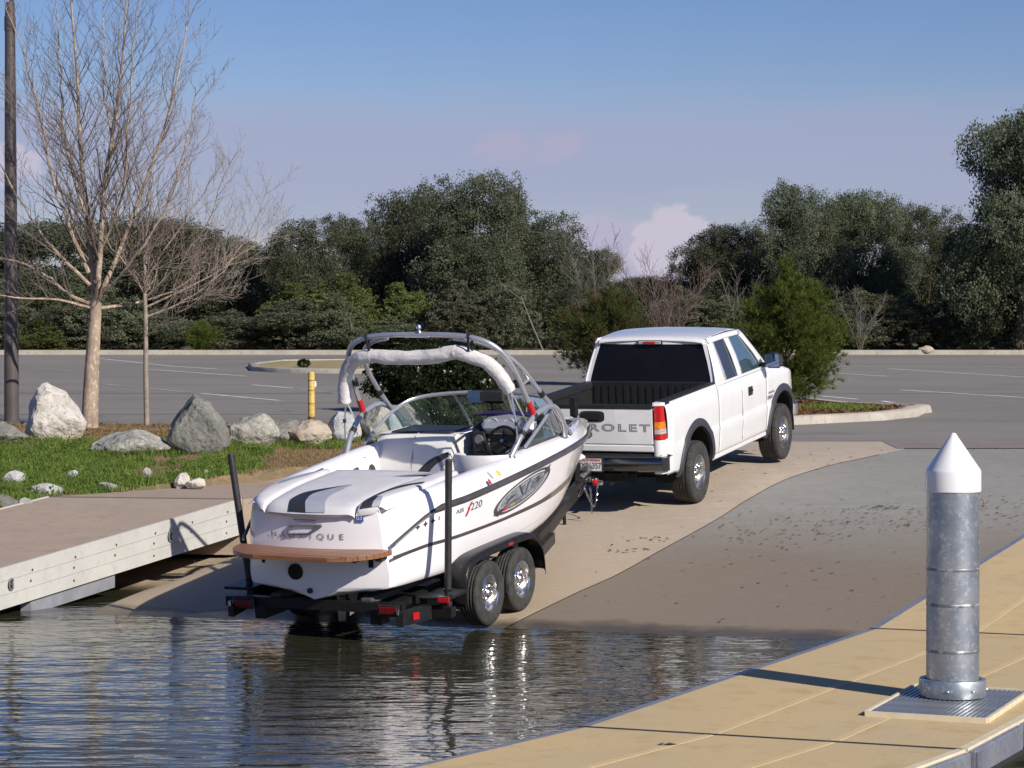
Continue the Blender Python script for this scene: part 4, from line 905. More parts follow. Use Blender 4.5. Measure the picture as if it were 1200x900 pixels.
# ================================================================ WHEELS
def wheel(parent, c, Rr, w, rim, face, side=1, holes=8, name='wheel', seed=0, lug=8):
    """c: hub centre in the parent's frame; side +1 shows its face towards +x"""
    s = side
    def pr(l): return [(r, x * s) for r, x in l]
    o = MB().lathe(pr([(rim * 1.01, .48 * w), (rim * .97, .49 * w), (rim * .93, .42 * w), (rim * .90, .20 * w), (rim * .80, face * w), (rim * .62, face * w + .012), (rim * .45, face * w + .03), (rim * .30, face * w + .035), (rim * .28, face * w + .06), (rim * .2, face * w + .075), (0, face * w + .078)]), axis='x', n=40).build(name, 'alloy' if holes == 8 else 'chrome', parent, smooth=True, ang=30)
    o.location = c
    prof = [(rim, .44 * w), (rim * 1.04, .50 * w), (Rr * .80, .56 * w), (Rr * .90, .54 * w), (Rr * .955, .49 * w), (Rr * .985, .44 * w), (Rr * 1.0, .36 * w)]
    for gx in (.25, .08, -.08, -.25): prof += [(Rr, gx * w + .012), (Rr - .010, gx * w + .008), (Rr - .010, gx * w - .008), (Rr, gx * w - .012)]
    prof += [(Rr, -.36 * w), (Rr * .96, -.5 * w), (Rr * .8, -.55 * w), (rim, -.5 * w)]
    ty = MB().lathe(pr(prof), axis='x', n=48)
    if holes == 8:      # tread blocks biting the shoulder
        for a in range(44):
            th = 2 * math.pi * a / 44
            for sg in (1, -1):
                cy, cz = Rr * .985 * math.cos(th), Rr * .985 * math.sin(th); m = Matrix.Rotation(th, 3, 'X')
                P = []
                for dx in (.34, .50):
                    for dy in (-.012, .012):
                        for dz in (-.008, .007 if dx < .4 else -.004): v = m @ Vector((0, dz, dy)); P.append((sg * dx * w, cy + v.y, cz + v.z))
                ty.add(P, [(1, 3, 7, 5), (0, 1, 5, 4), (2, 6, 7, 3), (4, 5, 7, 6)])
    ty.build('tyre', 'rubber', o, smooth=True, ang=35)
    hb = MB()
    for a in range(holes):
        th = 2 * math.pi * (a + .5) / holes; rr = rim * (.70 if holes == 8 else .66); n0 = len(hb.v)
        V = []; k = 10
        for j in range(k):
            q = 2 * math.pi * j / k; lr, lt = rim * (.075 if holes == 8 else .10) * math.cos(q), rim * (.085 if holes == 8 else .12) * math.sin(q); r2 = rr + lr; V.append((s * (face * w + .018), r2 * math.cos(th) - lt * math.sin(th), r2 * math.sin(th) + lt * math.cos(th)))
        hb.add(V, [tuple(range(k))])
    tag(hb.build('vent_holes', 'dark_gap', o), kind='stuff')
    lb = MB()
    for a in range(lug):
        th = 2 * math.pi * a / lug; lb.lathe([(.013, s * face * w + s * .02), (.013, s * (face * w + .055)), (.006, s * (face * w + .062)), (0, s * (face * w + .062))], (0, rim * .38 * math.cos(th), rim * .38 * math.sin(th)), 'x', 6)
    tag(lb.build('lug_nuts', 'alloy', o), kind='stuff')
    return o

# ================================================================ TRUCK
t = truck = thing('pickup_truck', 'white extended-cab pickup truck with black bed liner towing the boat', 'pickup truck', (1.53, 32.2, .87), (.105, 0, -R(23.5)))
HUB = .40; AR = .60; FA = 3.645
SX = [(.40, .88), (.48, .93), (.56, .955), (.80, .972), (.855, .978), (.87, .966), (1.05, .974), (1.22, .972), (1.34, .958), (1.42, .93)]
def bx(y, z):
    x = float(np.interp(z, [a for a, b in SX], [b for a, b in SX]))
    if y < -.85: x -= .045 * ((-.85 - y) / .3) ** 2
    if y > 3.9: x -= .16 * ((y - 3.9) / .62) ** 2
    return x
def lower(y):
    z = .50
    for c in (0, FA):
        d = abs(y - c)
        if d < AR: z = max(z, HUB + math.sqrt(AR * AR - d * d))
    return z
def topz(y): return float(np.interp(y, [-1.2, .88, 2.6, 3.0, 3.5, 4.0, 4.3, 4.5], [1.425, 1.425, 1.42, 1.40, 1.345, 1.26, 1.17, 1.02]))
def panel(nm, y0, y1, m='white_paint', zt=None, zb=None, gap=.004):
    ys = sorted(set([y0 + gap, y1 - gap] + [v for v in np.arange(-1.2, 4.6, .05) if y0 + gap < v < y1 - gap] + [c + s * AR for c in (0, FA) for s in (-1, -.985, -.94, .94, .985, 1) if y0 < c + s * AR < y1]))
    for s in (1, -1):
        rows = []
        for y in ys:
            a, b = (zb if zb is not None else lower(y)), (zt if zt is not None else topz(y)); a = max(a, lower(y) if zb is None else zb)
            if y < -.75 and zb is None: a = max(a, .52)
            rows.append([(s * bx(y, z), y, z) for z in [a + (b - a) * q for q in (0, .04, .12, .25, .38, .42, .47, .55, .65, .75, .84, .91, .96, 1)]])
        MB().grid(rows, flip=s > 0).build(nm, m, t, smooth=True, solid=.012, ang=30)
panel('bed_side', -1.055, .885); panel('rear_door', .90, 1.86); panel('front_door', 1.86, 2.95); panel('fender', 2.95, 4.47)
# dark inner body so gaps, arches and the underside read as solid
mb = MB(); mb.box((0, 1.9, .80), (1.78, 2.2, .55)).box((0, -.93, .78), (1.6, .3, .2)).box((0, .74, .80), (1.7, .16, .5)).box((0, 4.32, .8), (1.5, .22, .6)).box((0, 0, .93), (1.5, 2.0, .1))
for c in (0, FA):
    for s in (-1, 1):
        P = [(c + (AR - .0) * math.cos(a), HUB + AR * math.sin(a)) for a in np.linspace(-.1, math.pi + .1, 16)]
        V = [(s * .95, y, z) for y, z in P] + [(s * .60, y, z) for y, z in P]; mb.add(V, [(i, i + 1, i + 17, i + 16) for i in range(15)]); mb.add([(s * .60, y, z) for y, z in P], [tuple(range(16))])
mb.build('inner_body', 'dark_gap', t)
mb = MB()
for s in (-1, 1): mb.box((s * .42, 1.6, .56), (.08, 5.6, .16)).box((s * .55, 1.6, .46), (.12, .5, .10))
mb.lathe([(.09, -.8), (.09, .8)], (0, 0, HUB), 'x', 10).lathe([(.13, -.12), (.16, 0), (.13, .12)], (0, 0, HUB), 'x', 12).tube([(-.5, 1.4, .5), (-.5, .2, .48), (-.3, -.2, .55), (-.45, -.7, .5), (-.75, -1.0, .48)], .035, 8).box((.1, 1.9, .45), (.5, .7, .18)).box((0, FA, HUB), (1.2, .12, .12)).box((0, -1.15, .5), (1.1, .08, .10))
mb.build('chassis', 'black_metal', t)
# fender flares
for c in (0, FA):
    for s in (-1, 1):
        rows = []
        aa = np.linspace(-.02 if c else .10, math.pi + (.0 if c else -.05), 30)
        for a in aa:
            y0, z0 = math.cos(a), math.sin(a); row = []
            for rr, ex in ((AR - .012, -.02), (AR - .012, .025), (AR + .012, .034), (AR + .07, .03), (AR + .088, .015), (AR + .09, -.004)):
                y, z = c + rr * y0, HUB + rr * z0; zz = max(z, .42); row.append((s * (bx(y, min(zz, 1.35)) + ex), y, z))
            rows.append(row)
        MB().grid(rows, flip=s > 0).build('fender_flare', 'flare', t, smooth=True, ang=50)
for s in (-1, 1): MB().box((s * .90, 1.82, .47), (.07, 2.35, .07), bev=.015).build('rocker_panel', 'white_paint', t)
# bed: liner, rails, tailgate
mb = MB(); mb.box((0, -.13, .985), (1.62, 1.98, .012)).box((0, .85, 1.2), (1.66, .03, .46)).box((-.82, -.13, 1.2), (.03, 1.98, .44)).box((.82, -.13, 1.2), (.03, 1.98, .44))
mb.build('bed_liner', 'liner', t)
rib = None
for i in range(15):
    if rib is None: rib = MB().box((0, .832, 1.2), (.05, .010, .4)).build('liner_rib', 'liner', t); o = rib
    else: o = rib.copy(); col.objects.link(o)
    o.location = (-.74 + i * .1057, 0, 0)
for s in (-1, 1):
    rows = [[(s * x, y, z) for x, z in ((.79, 1.36), (.79, 1.435), (.80, 1.447), (.90, 1.447), (.925, 1.435), (.934, 1.405))] for y in np.linspace(-1.06, .88, 12)]
    MB().grid(rows, flip=s > 0).build('bed_rail_cap', 'liner', t, smooth=True, ang=50)
MB().box((0, .87, 1.42), (1.62, .05, .06), bev=.01).build('header_cap', 'liner', t)
gate = MB().box((0, -1.165, 1.145), (1.605, .055, .46), bev=.012).box((0, -1.172, .865), (1.605, .045, .085), bev=.012).build('tailgate', 'white_paint', t)
MB().box((0, -1.158, 1.385), (1.60, .085, .065), bev=.015).build('gate_cap', 'liner', gate)
MB().box((0, -1.150, .913), (1.6, .03, .018)).build('gate_crease', 'letter', gate)
rr_ = [(.155 * math.copysign(abs(math.cos(a)) ** .45, math.cos(a)), .062 * math.copysign(abs(math.sin(a)) ** .45, math.sin(a)) + 1.265) for a in np.linspace(0, 2 * math.pi, 28, endpoint=False)]
MB().prism([(x * 1.06, (z - 1.265) * 1.12 + 1.265) for x, z in rr_], 'y', -1.200, -1.190).build('gate_handle', 'black_plastic', gate, smooth=True, ang=40)
MB().prism([(x * .8, (z - 1.268) * .6 + 1.268) for x, z in rr_], 'y', -1.208, -1.199).box((0, -1.21, 1.24), (.2, .012, .02)).build('handle_pull', 'dark_gap', gate)
text('CHEVROLET', .128, lambda u, v: (u, -1.1935, 1.12 + v), 'letter', gate, 'lettering', sx=1.7, space=1.36, offset=.005)
text('CHEVROLET', .128, lambda u, v: (u, -1.1965, 1.12 + v), 'plate_white', gate, 'lettering', sx=1.7, space=1.36, offset=-.0035)
for s in (-1, 1):   # rear corner posts and lamps
    rows = [[(s * x, y, z) for x, y in ((.806, -1.18), (.815, -1.192), (.86, -1.19), (.905, -1.172), (.935, -1.12), (bx(-1.05, z) - .001, -1.05))] for z in (.55, .62, .80, .98)]
    MB().grid(rows, flip=s < 0).build('corner_panel', 'white_paint', t, smooth=True, ang=60)
    rows = [[(s * x, y, z) for x, y in ((.806, -1.18), (.815, -1.19), (.835, -1.18), (.86, -1.12), (.88, -1.1))] for z in (1.41, 1.47)]
    MB().grid([[(s * .806, -1.185, z), (s * .83, -1.185, z), (s * .9, -1.16, z), (s * .925, -1.05, z - .01)] for z in (1.40, 1.445)], flip=s < 0).grid([[(s * .806, -1.185, 1.445), (s * .90, -1.16, 1.445)], [(s * .806, -1.05, 1.445), (s * .925, -1.05, 1.435)]], flip=s < 0).build('bed_corner', 'white_paint', t)
    def lampgrid(z0, z1, n, bul=.012):
        R_ = []
        for i in range(n + 1):
            z = z0 + (z1 - z0) * i / n; k = (z - .98) / .42; o_ = .93 - .015 * k
            R_.append([(s * x, y, z) for x, y in ((.818, -1.186), (.83, -1.186 - bul), (.87, -1.184 - bul), (.905, -1.168 - bul), (o_ + .006, -1.13), (o_ + .012 - .02 * k, -1.06))])
        return R_
    lamp = MB().grid(lampgrid(.975, 1.405, 6, .004), flip=s < 0).build('tail_lamp', 'red_lens', t, smooth=True)
    for z0, z1, m in ((.985, 1.045, 'red_lens'), (1.052, 1.115, 'clear_lens'), (1.12, 1.205, 'amber_lens'), (1.212, 1.395, 'red_lens')):
        MB().grid(lampgrid(z0, z1, 3, .014), flip=s < 0).build('lens', m, lamp, smooth=True)
# bumper
bp = MB(); rows = []
for z, o_ in ((.585, -.02), (.60, .012), (.67, .03), (.735, .022), (.76, 0)):
    rows.append([(x, -1.20 - o_ - .10 * (1 - (abs(x) / 1.0) ** 4) , z) for x in np.linspace(-.93, .93, 25)] )
    rows[-1] = [(-.965, -1.06, z)] + [(-.97, -1.13, z)] + rows[-1] + [(.97, -1.13, z)] + [(.965, -1.06, z)]
bump = bp.grid(rows, flip=False).build('rear_bumper', mat('dark_chrome', (.17, .17, .18), .2, 1, c2=(.12, .12, .13), ns=3), t, smooth=True)
mb = MB(); mb.grid([[(x * .995, (-1.20 - .10 * (1 - min(1, abs(x)) ** 4)) if abs(x) < .95 else -1.0, .762 + dz), (x * .97, -1.10, .79 + dz)] for dz in (0,) for x in np.linspace(-1, 1, 21)]).box((0, -1.12, .785), (1.8, .12, .03), bev=.01)
mb.build('step_pad', 'black_plastic', bump)
MB().box((0, -1.17, .66), (1.85, .12, .12)).build('bumper_core', 'dark_gap', bump)
pl = MB().box((.0, -1.338, .675), (.31, .006, .155)).build('licence_plate', 'plate_white', t)
text('6X91357', .105, lambda u, v: (u, -1.3425, .660 + v), 'letter_dark', pl, sx=.80, offset=.0015)
text('CALIFORNIA', .042, lambda u, v: (u, -1.3425, .732 + v), 'red_paint', pl, sx=1.0, offset=.001)
MB().box((.0, -1.330, .675), (.36, .01, .19), bev=.004).build('plate_frame', 'black_plastic', pl)
MB().box((.13, -1.3425, .733), (.03, .001, .022)).build('plate_sticker', 'amber_lens', pl)
mb = MB(); mb.box((0, -1.22, .50), (.07, .35, .07)).box((0, -1.42, .50), (.05, .22, .03)).lathe([(.0, .06), (.028, .055), (.03, .03), (.018, .01), (.03, 0), (.03, -.02)], (0, -1.50, .53), n=14)
mb.build('tow_hitch', 'chrome', t, smooth=True)
mb = MB().prism([(-.14, .48), (.14, .48), (.10, .40), (-.10, .40)], 'y', -1.22, -1.16).box((.25, -1.2, .43), (.03, .25, .04)).box((-.25, -1.2, .43), (.03, .25, .04)); mb.build('hitch_receiver', 'black_metal', t)
# cab
def gx(z): return float(np.interp(z, [1.40, 1.5, 1.7, 1.94, 2.0], [.932, .918, .868, .795, .755]))
def gpoly(nm, P, m, off=0, solid=.02, both=True, parent=None):
    out = []
    for s in ((1, -1) if both else (1,)):
        mb = MB(); mb.add([(s * (gx(z) + off), y, z) for y, z in P], [tuple(range(len(P)))[::(-1 if s > 0 else 1)]]); out.append(mb.build(nm, m, parent or t, solid=solid))
    return out
def gstrip(nm, A, B, m='white_paint', off=0, n=6):
    for s in (1, -1):
        rows = []
        for i in range(len(A) - 1):
            for k in range(n + (i == len(A) - 2)):
                u = k / n; a = (A[i][0] + (A[i + 1][0] - A[i][0]) * u, A[i][1] + (A[i + 1][1] - A[i][1]) * u); b = (B[i][0] + (B[i + 1][0] - B[i][0]) * u, B[i][1] + (B[i + 1][1] - B[i][1]) * u)
                rows.append([(s * (gx(a[1] + (b[1] - a[1]) * w) + off), a[0] + (b[0] - a[0]) * w, a[1] + (b[1] - a[1]) * w) for w in (0, .25, .5, .75, 1)])
        MB().grid(rows, flip=s < 0).build(nm, m, t, smooth=True, solid=.02)
gstrip('rear_pillar', [(.90, 1.40), (.945, 1.6), (1.03, 1.99)], [(1.36, 1.40), (1.29, 1.65), (1.23, 1.99)])
gstrip('middle_pillar', [(1.84, 1.40), (1.77, 1.7), (1.68, 1.97)], [(2.02, 1.40), (1.95, 1.7), (1.86, 1.97)])
gstrip('windshield_pillar', [(2.90, 1.40), (2.66, 1.64), (2.27, 1.955), (2.2, 1.97)], [(3.12, 1.40), (2.76, 1.69), (2.42, 1.975), (2.3, 2.0)])
gstrip('window_sill', [(.92, 1.39), (2.95, 1.39)], [(.92, 1.425), (2.95, 1.425)], n=8)
gstrip('roof_rail', [(1.02, 1.935), (1.7, 1.94), (2.3, 1.93)], [(1.03, 2.0), (1.7, 2.005), (2.36, 1.985)], n=5)
gpoly('side_window', [(1.34, 1.41), (1.85, 1.41), (1.69, 1.945), (1.22, 1.94)], 'side_glass', -.012, 0)
gpoly('door_window', [(2.0, 1.41), (2.93, 1.41), (2.66, 1.66), (2.28, 1.945), (1.86, 1.945)], mat('door_glass', (.05, .085, .09), .03, c2=(.06, .095, .10), trans=.5, ior=1.1, spec=.9), -.012, 0)
# roof
rows = []
for y, zc in ((.985, 1.972), (1.03, 1.998), (1.15, 2.018), (1.4, 2.035), (1.7, 2.042), (2.0, 2.036), (2.25, 2.018), (2.40, 1.985)):
    rows.append([(x * (.735 if y < 1.0 else .755 if y < 1.05 else .77), y, zc - .03 * abs(x) ** 2.6 - (.03 if abs(x) == 1 else 0)) for x in (-1, -.97, -.85, -.6, -.3, 0, .3, .6, .85, .97, 1)])
roof = MB().grid(rows, flip=True).build('roof', 'white_paint', t, smooth=True, solid=.02)
for s in (1, -1): MB().tube([(s * .755, 1.01, 1.955), (s * .765, 1.3, 2.01), (s * .768, 1.8, 2.02), (s * .765, 2.3, 1.995)], .008, 5).build('roof_gutter', 'dark_gap', roof)
# cab rear wall with its window
def rwy(z, x): return .885 + (z - 1.40) * .20 + .035 * (abs(x) / .9) ** 2
rows = [[(x * w, rwy(z, x), z) for x in np.linspace(-1, 1, 15)] for z, w in ((1.96, .745), (1.99, .735), (2.0, .72))]
mb = MB().grid(rows)
for z0, z1 in ((1.38, 1.435),): mb.grid([[(x * gx(z), rwy(z, x) - .003, z) for x in np.linspace(-1, 1, 15)] for z in (z0, z1)])
for s in (1, -1): mb.grid([[(s * (gx(z) - o_) , rwy(z, gx(z) - o_) - (.0 if o_ else -.02), z) for z in np.linspace(1.43, 1.985, 9)] for o_ in (0, .012, .075)], flip=s < 0)
mb.build('cab_back', 'white_paint', t, smooth=True)
MB().grid([[(x * (gx(z) - .07), rwy(z, x) - .006, z) for x in np.linspace(-1, 1, 15)] for z in (1.432, 1.6, 1.8, 1.935)]).build('rear_window', 'dark_glass', t, smooth=True)
MB().grid([[(x * .74, rwy(z, x) - .012, z) for x in np.linspace(-1, 1, 15)] for z in (1.935, 1.985)]).build('rear_header', 'white_paint', t, smooth=True)
bl = MB().box((.0, .962, 1.958), (.32, .03, .05), bev=.01).build('brake_light', 'clear_lens', t); MB().box((0, .945, 1.958), (.16, .012, .036), bev=.004).build('lens', 'red_lens', bl); MB().box((0, .972, 1.958), (.35, .03, .064), bev=.012).build('bezel', 'dark_gap', bl)
MB().box((0, .87, 1.13), (1.8, .02, .52)).build('cab_wall', 'dark_gap', t)
# windscreen, hood, front
MB().grid([[(x * w, y - .06 * (1 - abs(x) ** 2) * 0, z) for x in (-1, -.5, 0, .5, 1)] for w, y, z in ((.74, 2.40, 1.975), (.86, 3.08, 1.42))]).build('windscreen', 'side_glass', t)
rows = [[(x * (bx(y, 1.2) - .02), y, topz(y) + .06 * (1 - abs(x) ** 3)) for x in np.linspace(-1, 1, 13)] for y in (2.95, 3.1, 3.4, 3.8, 4.1, 4.35, 4.48)]
MB().grid(rows, flip=True).build('hood', 'white_paint', t, smooth=True, solid=.015)
MB().box((0, 4.42, .95), (1.5, .08, .3), bev=.02).build('grille', 'black_plastic', t); MB().box((0, 4.50, .62), (1.85, .14, .22), bev=.04).build('front_bumper', 'chrome', t)
for s in (1, -1): MB().box((s * .72, 4.40, .98), (.3, .1, .2), bev=.03).build('headlight', 'clear_lens', t)
# interior
MB().box((0, 2.85, 1.28), (1.6, .3, .22), bev=.05).build('dashboard', 'black_plastic', t)
for s in (-.42, .42):
    se = MB().box((s, 2.0, 1.35), (.5, .14, .6), bev=.06).build('seat', 'carpet', t); MB().box((s, 1.97, 1.72), (.26, .1, .17), bev=.04).build('headrest', 'carpet', se)
MB().tube([(.0 - .42 + .18 * math.cos(a), 2.62 + .05 * math.sin(a), 1.42 + .18 * math.sin(a)) for a in np.linspace(0, 2 * math.pi, 22)], .014, 6).build('steering_wheel', 'black_plastic', t)
# mirrors, handles, badges
for s in (1, -1):
    mi = MB().box((s * 1.12, 2.83, 1.515), (.24, .12, .22), bev=.045).box((s * .97, 2.86, 1.45), (.12, .05, .06), bev=.01).build('door_mirror', 'black_plastic', t, smooth=True); MB().box((s * 1.12, 2.766, 1.52), (.20, .008, .18), bev=.003).build('mirror_glass', 'dark_reflection', mi)
    h = MB().box((s * (bx(2.2, 1.17) + .004), 2.2, 1.165), (.014, .17, .12), bev=.006).build('door_handle', 'black_plastic', t); MB().box((s * (bx(2.2, 1.17) + .016), 2.2, 1.17), (.014, .14, .035), bev=.005).build('grip', 'dark_gap', h)
text('2500HD', .065, lambda u, v: (bx(3.05, .96) + .004, 3.08 + u, .965 + v), 'letter', t, 'badge', sx=1.1, offset=.002)
text('HEAVY DUTY', .036, lambda u, v: (bx(3.05, 1.03) + .004, 3.14 + u, 1.03 + v), 'letter', t, 'badge', sx=1.2, offset=.002)
MB().box((gx(1.46) + .001, 1.13, 1.45), (.006, .035, .03)).build('cab_emblem', 'yellow_print', t)
for s in (1, -1): MB().tube([(s * (bx(1.86, z) + .001) if z < 1.4 else s * gx(z), 1.86 - max(0, z - 1.4) * .0, z) for z in (.55, .8, 1.0, 1.2, 1.4)], .0035, 4).build('door_seam', 'dark_gap', t)
MB().tube([(.3, 2.3, 2.05), (.3, 2.28, 2.25)], .004, 4).build('antenna', 'black_metal', t) if False else None
MB().tube([(.92, 3.35, 1.36), (.93, 3.33, 1.75), (.93, 3.31, 2.15)], [.004, .003, .002], 4).build('antenna', 'black_metal', t)
for s in (1, -1):
    wheel(t, (s * .85, 0, HUB), .40, .265, .225, .16 if s > 0 else .16, s, 8)
    wheel(t, (s * .85, FA, HUB), .40, .265, .225, .30, s, 8)
for s in (1, -1): MB().box((s * .86, .64, .45), (.22, .012, .28)).build('mud_flap', 'rubber', t) if False else None

# ================================================================ BOAT AND TRAILER
BL, BR_ = (-1.91, 24.6, .42), (.10, 0, -R(25.6))
SY = [0, .3, .55, .8, 1.1, 2, 3, 4, 5, 5.8, 6.4, 6.68]
RX = [.85, .93, 1.0, 1.07, 1.12, 1.15, 1.15, 1.03, .74, .40, .14, .012]; RZ_ = [.555, .69, .79, .83, .845, .89, .945, .965, .93, .885, .83, .79]
CX = [.81, .86, .90, .94, .96, .98, .95, .77, .44, .18, .05, .008]; CZ = [.13, .13, .13, .13, .13, .15, .18, .26, .40, .55, .69, .76]
KZ = [0, 0, 0, 0, 0, 0, 0, .01, .08, .27, .56, .74]
DX = [.80, .87, .93, .97, 1.0, 1.04, 1.05, .94, .67, .34, .11, .01]; DZ = [.90, .945, .97, .985, 1.0, 1.04, 1.08, 1.085, 1.045, .995, .925, .86]
def H_(tab, y): return float(crom(SY, tab, min(max(y, 0), 6.68)))
def hx(y, z):       # half-beam of the topsides at height z
    cx, cz, rx, rz, dx_, dz_ = (H_(q, y) for q in (CX, CZ, RX, RZ_, DX, DZ))
    if z <= rz: return cx + (rx - cx) * max(0, (z - cz) / (rz - cz)) ** .62
    k = min(1, (z - rz) / max(.01, dz_ - rz)); return rx + (dx_ - rx) * k ** 1.6
t = boat = thing('power_boat', 'white wakeboard boat with silver tower and teak swim platform on the trailer', 'boat', BL, BR_)
ys = sorted(set([0, .02, .06] + list(np.arange(.1, 6.4, .12)) + [6.4, 6.5, 6.58, 6.64, 6.68]))
def section(y):
    cx, cz, rx, rz, dx_, dz_, kz = (H_(q, y) for q in (CX, CZ, RX, RZ_, DX, DZ, KZ)); sh = 1; kk = max(0, 1 - y / .26) ** 2.3 if y < .26 else 0
    P = [(0, kz), (cx * .3, kz + (cz - kz) * .26), (cx * .34, kz + (cz - kz) * .25), (cx * .7, kz + (cz - kz) * .66), (cx * .74, kz + (cz - kz) * .65), (cx * .985, cz - .012), (cx, cz)]
    for k in (.06, .15, .3, .45, .6, .75, .9, 1): z = cz + (rz - cz) * k; P.append((hx(y, z), z))
    for k in (.25, .5, .75, 1): z = rz + (dz_ - rz) * k; P.append((hx(y, z), z))
    return [(a * (1 - kk * (.035 + .10 * min(1, max(0, (b - .25) / .3)))), b) for a, b in P]
TB = .115
def ty(x, z=.64):
    S = section(0)[4:]; a = float(np.interp(z, [q[1] for q in S], [q[0] for q in S])); return -TB * (1 - min(1, abs(x) / a) ** 2)
for nm, j0, j1 in (('hull', 0, 14), ('deck_side', 14, 18)):
    mb = MB()
    for s in (1, -1): mb.grid([[(s * a, y, b) for a, b in section(y)[j0:j1 + 1]] for y in ys], flip=s < 0)
    mb.build(nm, 'gelcoat', t, smooth=True, ang=28)
# transom
S0 = section(0); rows = []
for a, b in S0[1:]: rows.append([(x * a, -TB * (1 - x * x), b) for x in np.linspace(-1, 1, 17)])
rows.insert(0, [(x * .01, -TB, S0[0][1]) for x in np.linspace(-1, 1, 17)])
MB().grid(rows).build('transom', 'gelcoat', t, smooth=True, ang=50)
MB().lathe([(0, -.012), (.082, -.012), (.082, .02)], (-.20, ty(.15, .27) - .004, .27), 'y', 24).build('exhaust_outlet', 'dark_gap', t); MB().lathe([(0, -.02), (.028, -.02), (.03, .02)], (-.04, -TB - .002, .085), 'y', 14).build('drain_plug', 'black_plastic', t)
# gunwale, inner walls, foredeck, floor
mb = MB()
def inn(y): return max(0.0, H_(DX, y) - (.17 if y < 5.2 else .17 - (y - 5.2) * .07))
gy = [y for y in ys if y <= 6.68]
for s in (1, -1):
    mb.grid([[(s * H_(DX, y), y, H_(DZ, y)), (s * (H_(DX, y) * .65 + inn(y) * .35), y, H_(DZ, y) + .028), (s * (H_(DX, y) * .3 + inn(y) * .7), y, H_(DZ, y) + .03), (s * inn(y), y, H_(DZ, y) + .005)] for y in gy], flip=s < 0)
    cy = [y for y in gy if 1.55 <= y <= 5.9]; mb.grid([[(s * inn(y), y, H_(DZ, y) + .005), (s * (inn(y) - .02), y, H_(DZ, y) - .05), (s * max(.02, inn(y) - .05), y, .38)] for y in cy], flip=s < 0)
fy = [y for y in gy if y >= 5.85]; mb.grid([[(x * inn(y), y, H_(DZ, y) + .005 + .02 * (1 - x * x)) for x in (-1, -.5, 0, .5, 1)] for y in fy], flip=True)
ay = [y for y in gy if y <= 1.62]; mb.grid([[(x * inn(y), y, H_(DZ, y) - .05) for x in (-1, 0, 1)] for y in ay], flip=True)
mb.grid([[(-.9, 1.6, .95), (.9, 1.6, .95)], [(-.9, 1.62, .38), (.9, 1.62, .38)]])
mb.build('gunwale', 'gelcoat', t, smooth=True, ang=50)
MB().grid([[(-1 * inn(y) + .02, y, .385), (inn(y) - .02, y, .385)] for y in ys if 1.5 < y < 5.9], flip=True).build('floor', 'carpet', t)
# rub rail and boot stripe
for s in (1, -1):
    rows = []
    for y in [v for v in ys if v <= 6.66]:
        x, z = H_(RX, y), H_(RZ_, y); w = .034 if y > .6 else .02
        rows.append([(s * (hx(y, z + q * w) + o_), y, z + q * w) for q, o_ in ((-1, .001), (-.8, .02), (0, .028), (.8, .02), (1, .001))])
    MB().grid(rows, flip=s < 0).build('rub_rail', 'stripe_grey', t, smooth=True, ang=60)
    MB().grid([[(s * (H_(RX, y) + .028), y, H_(RZ_, y) - .007), (s * (H_(RX, y) + .033), y, H_(RZ_, y)), (s * (H_(RX, y) + .028), y, H_(RZ_, y) + .007)] for y in ys if y < .62], flip=s < 0).build('rail_insert', 'chrome', t, smooth=True)
    def band(nm, zc, wd, m, y0, y1, off=.003):
        rows = []
        for y in np.linspace(y0, y1, 60):
            z = float(np.interp(y, *zc)); w = float(np.interp(y, *wd)) / 2; rows.append([(s * (hx(y, z + q * w) + off), y, z + q * w) for q in (-1, -.3, .3, 1)])
        MB().grid(rows, flip=s < 0).build(nm, m, t, smooth=True)
    BZ = ([0, .5, 1, 2, 3, 3.8, 4.6, 5.4, 6.0, 6.4], [.425, .465, .475, .48, .51, .555, .62, .70, .75, .775])
    band('hull_stripe', BZ, ([0, 2, 3, 3.6], [.036, .036, .05, .085]), 'stripe_grey', .0, 3.3)
    band('hull_stripe', ([2.9, 3.3, 3.8, 4.6, 5.2], [.505, .525, .555, .62, .68]), ([2.9, 3.3, 3.8, 4.6, 5.2], [.05, .07, .085, .07, .045]), 'stripe_tan', 3.3, 5.2)
    band('hull_stripe', BZ, ([5.2, 6.4], [.05, .03]), 'stripe_grey', 5.2, 6.35)
    band('spray_line', ([0, 1, 2, 3.4], [.20, .205, .235, .33]), ([0, 3.4], [.006, .006]), 'vinyl_grey', .9, 3.4)
# teak platform
pf = MB()
def plat(y): k = max(0, 1 - ((-y - .06) / .48) ** 2); return .30 + .58 * math.sqrt(k) if y < -.06 else .88
edges = np.linspace(-.02, -.53, 9); base = None
tp = MB().prism([(x, y + .004) for x, y in [(-.82, -.04), (.80, -.04)] + [(plat(y) * .95 - .02, y) for y in np.linspace(-.06, -.51, 8)] + [(-plat(y) * .95, y) for y in np.linspace(-.51, -.06, 8)]], 'z', .475, .492).build('swim_platform', 'black_plastic', t)
for i in range(8):
    ya, yb = edges[i] - .002, edges[i + 1] + .002; n = 5
    L = [(-plat(y) , y) for y in np.linspace(ya, yb, n)]; Rr_ = [(plat(y) - .03, y) for y in np.linspace(yb, ya, n)]
    if i == 0: P = [(.85, ya), (-.88, ya), (-plat(yb), yb), (plat(yb) - .03, yb)]
    else: P = L + Rr_
    MB().prism(P, 'z', .462, .512 - .004 * (i == 7)).build('teak_plank', 'teak', tp, bev=.003)
for x in (-.6, .0, .62): MB().box((x, -.2, .455), (.04, .36, .03)).box((x, -.04, .40), (.05, .02, .14)).build('platform_bracket', 'black_metal', t)
MB().box((.76, -.1, .44), (.10, .12, .06), bev=.02).build('exhaust_flap', 'black_plastic', t)
